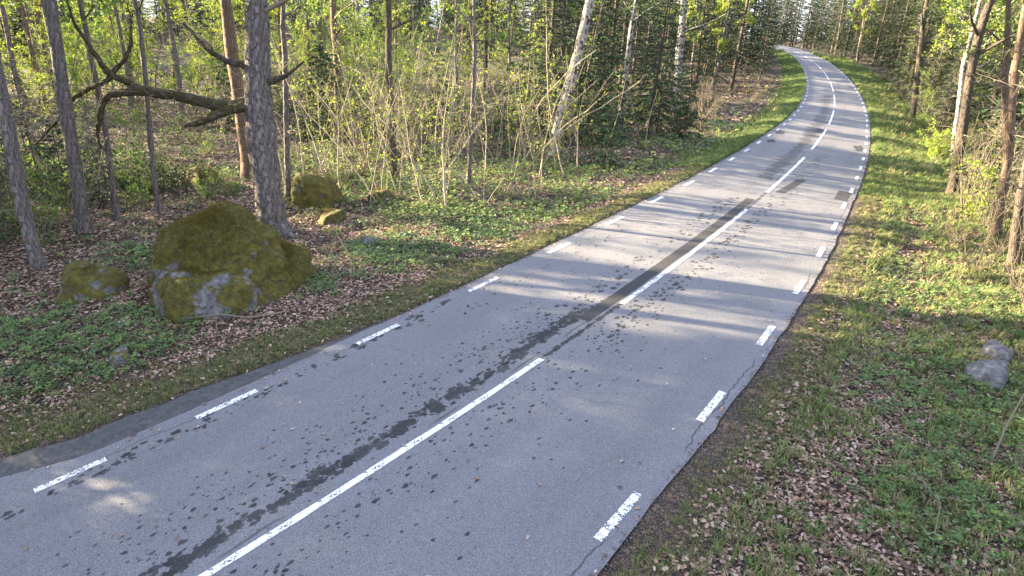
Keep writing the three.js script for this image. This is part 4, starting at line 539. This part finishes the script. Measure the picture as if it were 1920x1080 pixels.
  for (let i = 0; i < 520; i++) {                  // stray leaves blown onto the asphalt
    const s = lerp(-9, 34, r()), left = r() < 0.5, e = left ? edgeL(s) : edgeR(s), k = r() ** 3, o = (left ? -1 : 1) * (e - 0.03 - (e - 0.2) * k), p = onRoad(s, o, 0.014); drop('litter', p.x, p.y, p.z, (r() - 0.5) * 0.5, r() * 6.28, (r() - 0.5) * 0.5, 0.04 + 0.04 * r(), pick(LIT));
  }
  const lay = (name, geos, list, mat, label, category) => { const g = new THREE.Group(); g.name = name; scene.add(g); tag(g, label, category, null, 'stuff'); geos.forEach((geo, k) => { const a = list[k], n = a.length / 2, im = new THREE.InstancedMesh(geo, mat, n), mm = new THREE.Matrix4(), c = new THREE.Color(); for (let i = 0; i < n; i++) { im.setMatrixAt(i, mm.fromArray(a[2 * i])); im.setColorAt(i, c.setRGB(...a[2 * i + 1])); } im.name = name + '_scatter'; im.userData.kind = 'stuff'; im.castShadow = im.receiveShadow = true; g.add(im); }); };
  lay('leaf_litter', leafGeos, bins.litter, litterMat, 'dry brown fallen leaves covering the woodland floor and verges', 'leaves');
  lay('grass', grassGeos, bins.grass, grassMat, 'short olive green grass along both road verges', 'grass');
  lay('woodland_herbs', herbGeos, bins.herb, herbMat, 'low bright green woodland plants in patches', 'plants');
  console.log('litter', bins.litter.map((a) => a.length / 2), 'grass', bins.grass.map((a) => a.length / 2), 'herb', bins.herb.map((a) => a.length / 2));
}
{ // loose grit and soil crumbs along both edges of the asphalt
  const r = rng(818), geo = new THREE.IcosahedronGeometry(1, 0), n = 15000, im = new THREE.InstancedMesh(geo, new THREE.MeshStandardMaterial({ roughness: 1 }), n), m = new THREE.Matrix4(), q = new THREE.Quaternion(), e = new THREE.Euler(), c = new THREE.Color();
  for (let i = 0; i < n; i++) { const s = lerp(-9, 30, r() ** 1.4), left = r() < 0.45, sp = (r() + r() + r() - 1.35) * 0.11, o = left ? -(edgeL(s) + shoulderW(s)) - sp : edgeR(s) + sp + 0.04, p = onRoad(s, o, 0), on = left ? o > -edgeL(s) : o < edgeR(s), y = on ? p.y + 0.004 : Math.max(groundH(p.x, p.z), p.y - 0.05) + 0.004, k = 0.004 + 0.012 * r() ** 3; m.compose(V(p.x, y, p.z), q.setFromEuler(e.set(r() * 3, r() * 3, r() * 3)), V(k, k * 0.7, k)); im.setMatrixAt(i, m); const t = 0.6 + 0.8 * r(); im.setColorAt(i, r() < 0.6 ? c.setRGB(0.11 * t, 0.075 * t, 0.055 * t) : c.setRGB(0.17 * t, 0.16 * t, 0.155 * t)); }
  im.name = 'road_grit'; tag(im, 'loose brown grit and soil crumbs along the asphalt edges', 'grit', null, 'stuff'); im.castShadow = im.receiveShadow = true; scene.add(im);
}
/* ------------------------------------------------------------------ fallen sticks */
const stick = (label, pts, R, mat = M.twig) => { const g = new GB(), base = V(...pts[0]), b = groundH(base.x, base.z); g.tube(pts.map((p) => V(p[0] - base.x, p[1] + groundH(p[0], p[2]) - b, p[2] - base.z)), taper(R, R * 0.35, pts.length), 5, { rough: 0.1 }); const m = mesh('fallen_stick', g.build(), mat, scene); m.position.set(base.x, b, base.z); tag(m, label, 'stick'); };
stick('bent grey stick lying at the foot of the huge boulder', [[-4.7, 0.03, -11.9], [-5.2, 0.16, -11.4], [-5.7, 0.2, -11.35], [-6.3, 0.12, -11.25], [-6.9, 0.1, -11.5]], 0.022);
stick('short stick leaning on the front of the huge boulder', [[-5.0, 0.0, -11.0], [-4.85, 0.2, -11.3], [-4.75, 0.42, -11.7]], 0.016);
stick('upright dead twig before the huge boulder', [[-5.65, 0, -11.05], [-5.66, 0.4, -11.08], [-5.6, 0.75, -11.1]], 0.014);
stick('pale broken branch standing in the litter right of the oak', [[-4.0, 0.0, -14.9], [-4.25, 0.35, -15.1], [-4.4, 0.62, -15.2], [-4.75, 0.1, -15.3]], 0.022);
stick('pale twig standing beside the broken branch right of the oak', [[-4.6, 0.0, -15.0], [-4.5, 0.3, -15.1], [-4.42, 0.55, -15.2]], 0.014);
stick('long thin pale stem bowing over the right verge near the camera', [[5.05, 0.0, -5.9], [5.3, 0.35, -6.3], [5.2, 0.5, -6.9], [4.9, 0.3, -7.2]], 0.008);
stick('grey stick lying in the green plants of the right verge', [[5.6, 0.04, -7.1], [5.9, 0.06, -7.6], [6.2, 0.12, -7.9]], 0.01);
stick('leaning brown stem at the right edge of the near verge', [[6.9, 0.0, -7.6], [7.1, 0.5, -7.8], [7.4, 1.1, -8.0]], 0.02);
stick('dry fallen bough on the litter behind the hazels', [[-4.2, 0.05, -26], [-5.5, 0.12, -26.4], [-7, 0.1, -26.2]], 0.05, M.barkRed);
renderer.render(scene, camera);
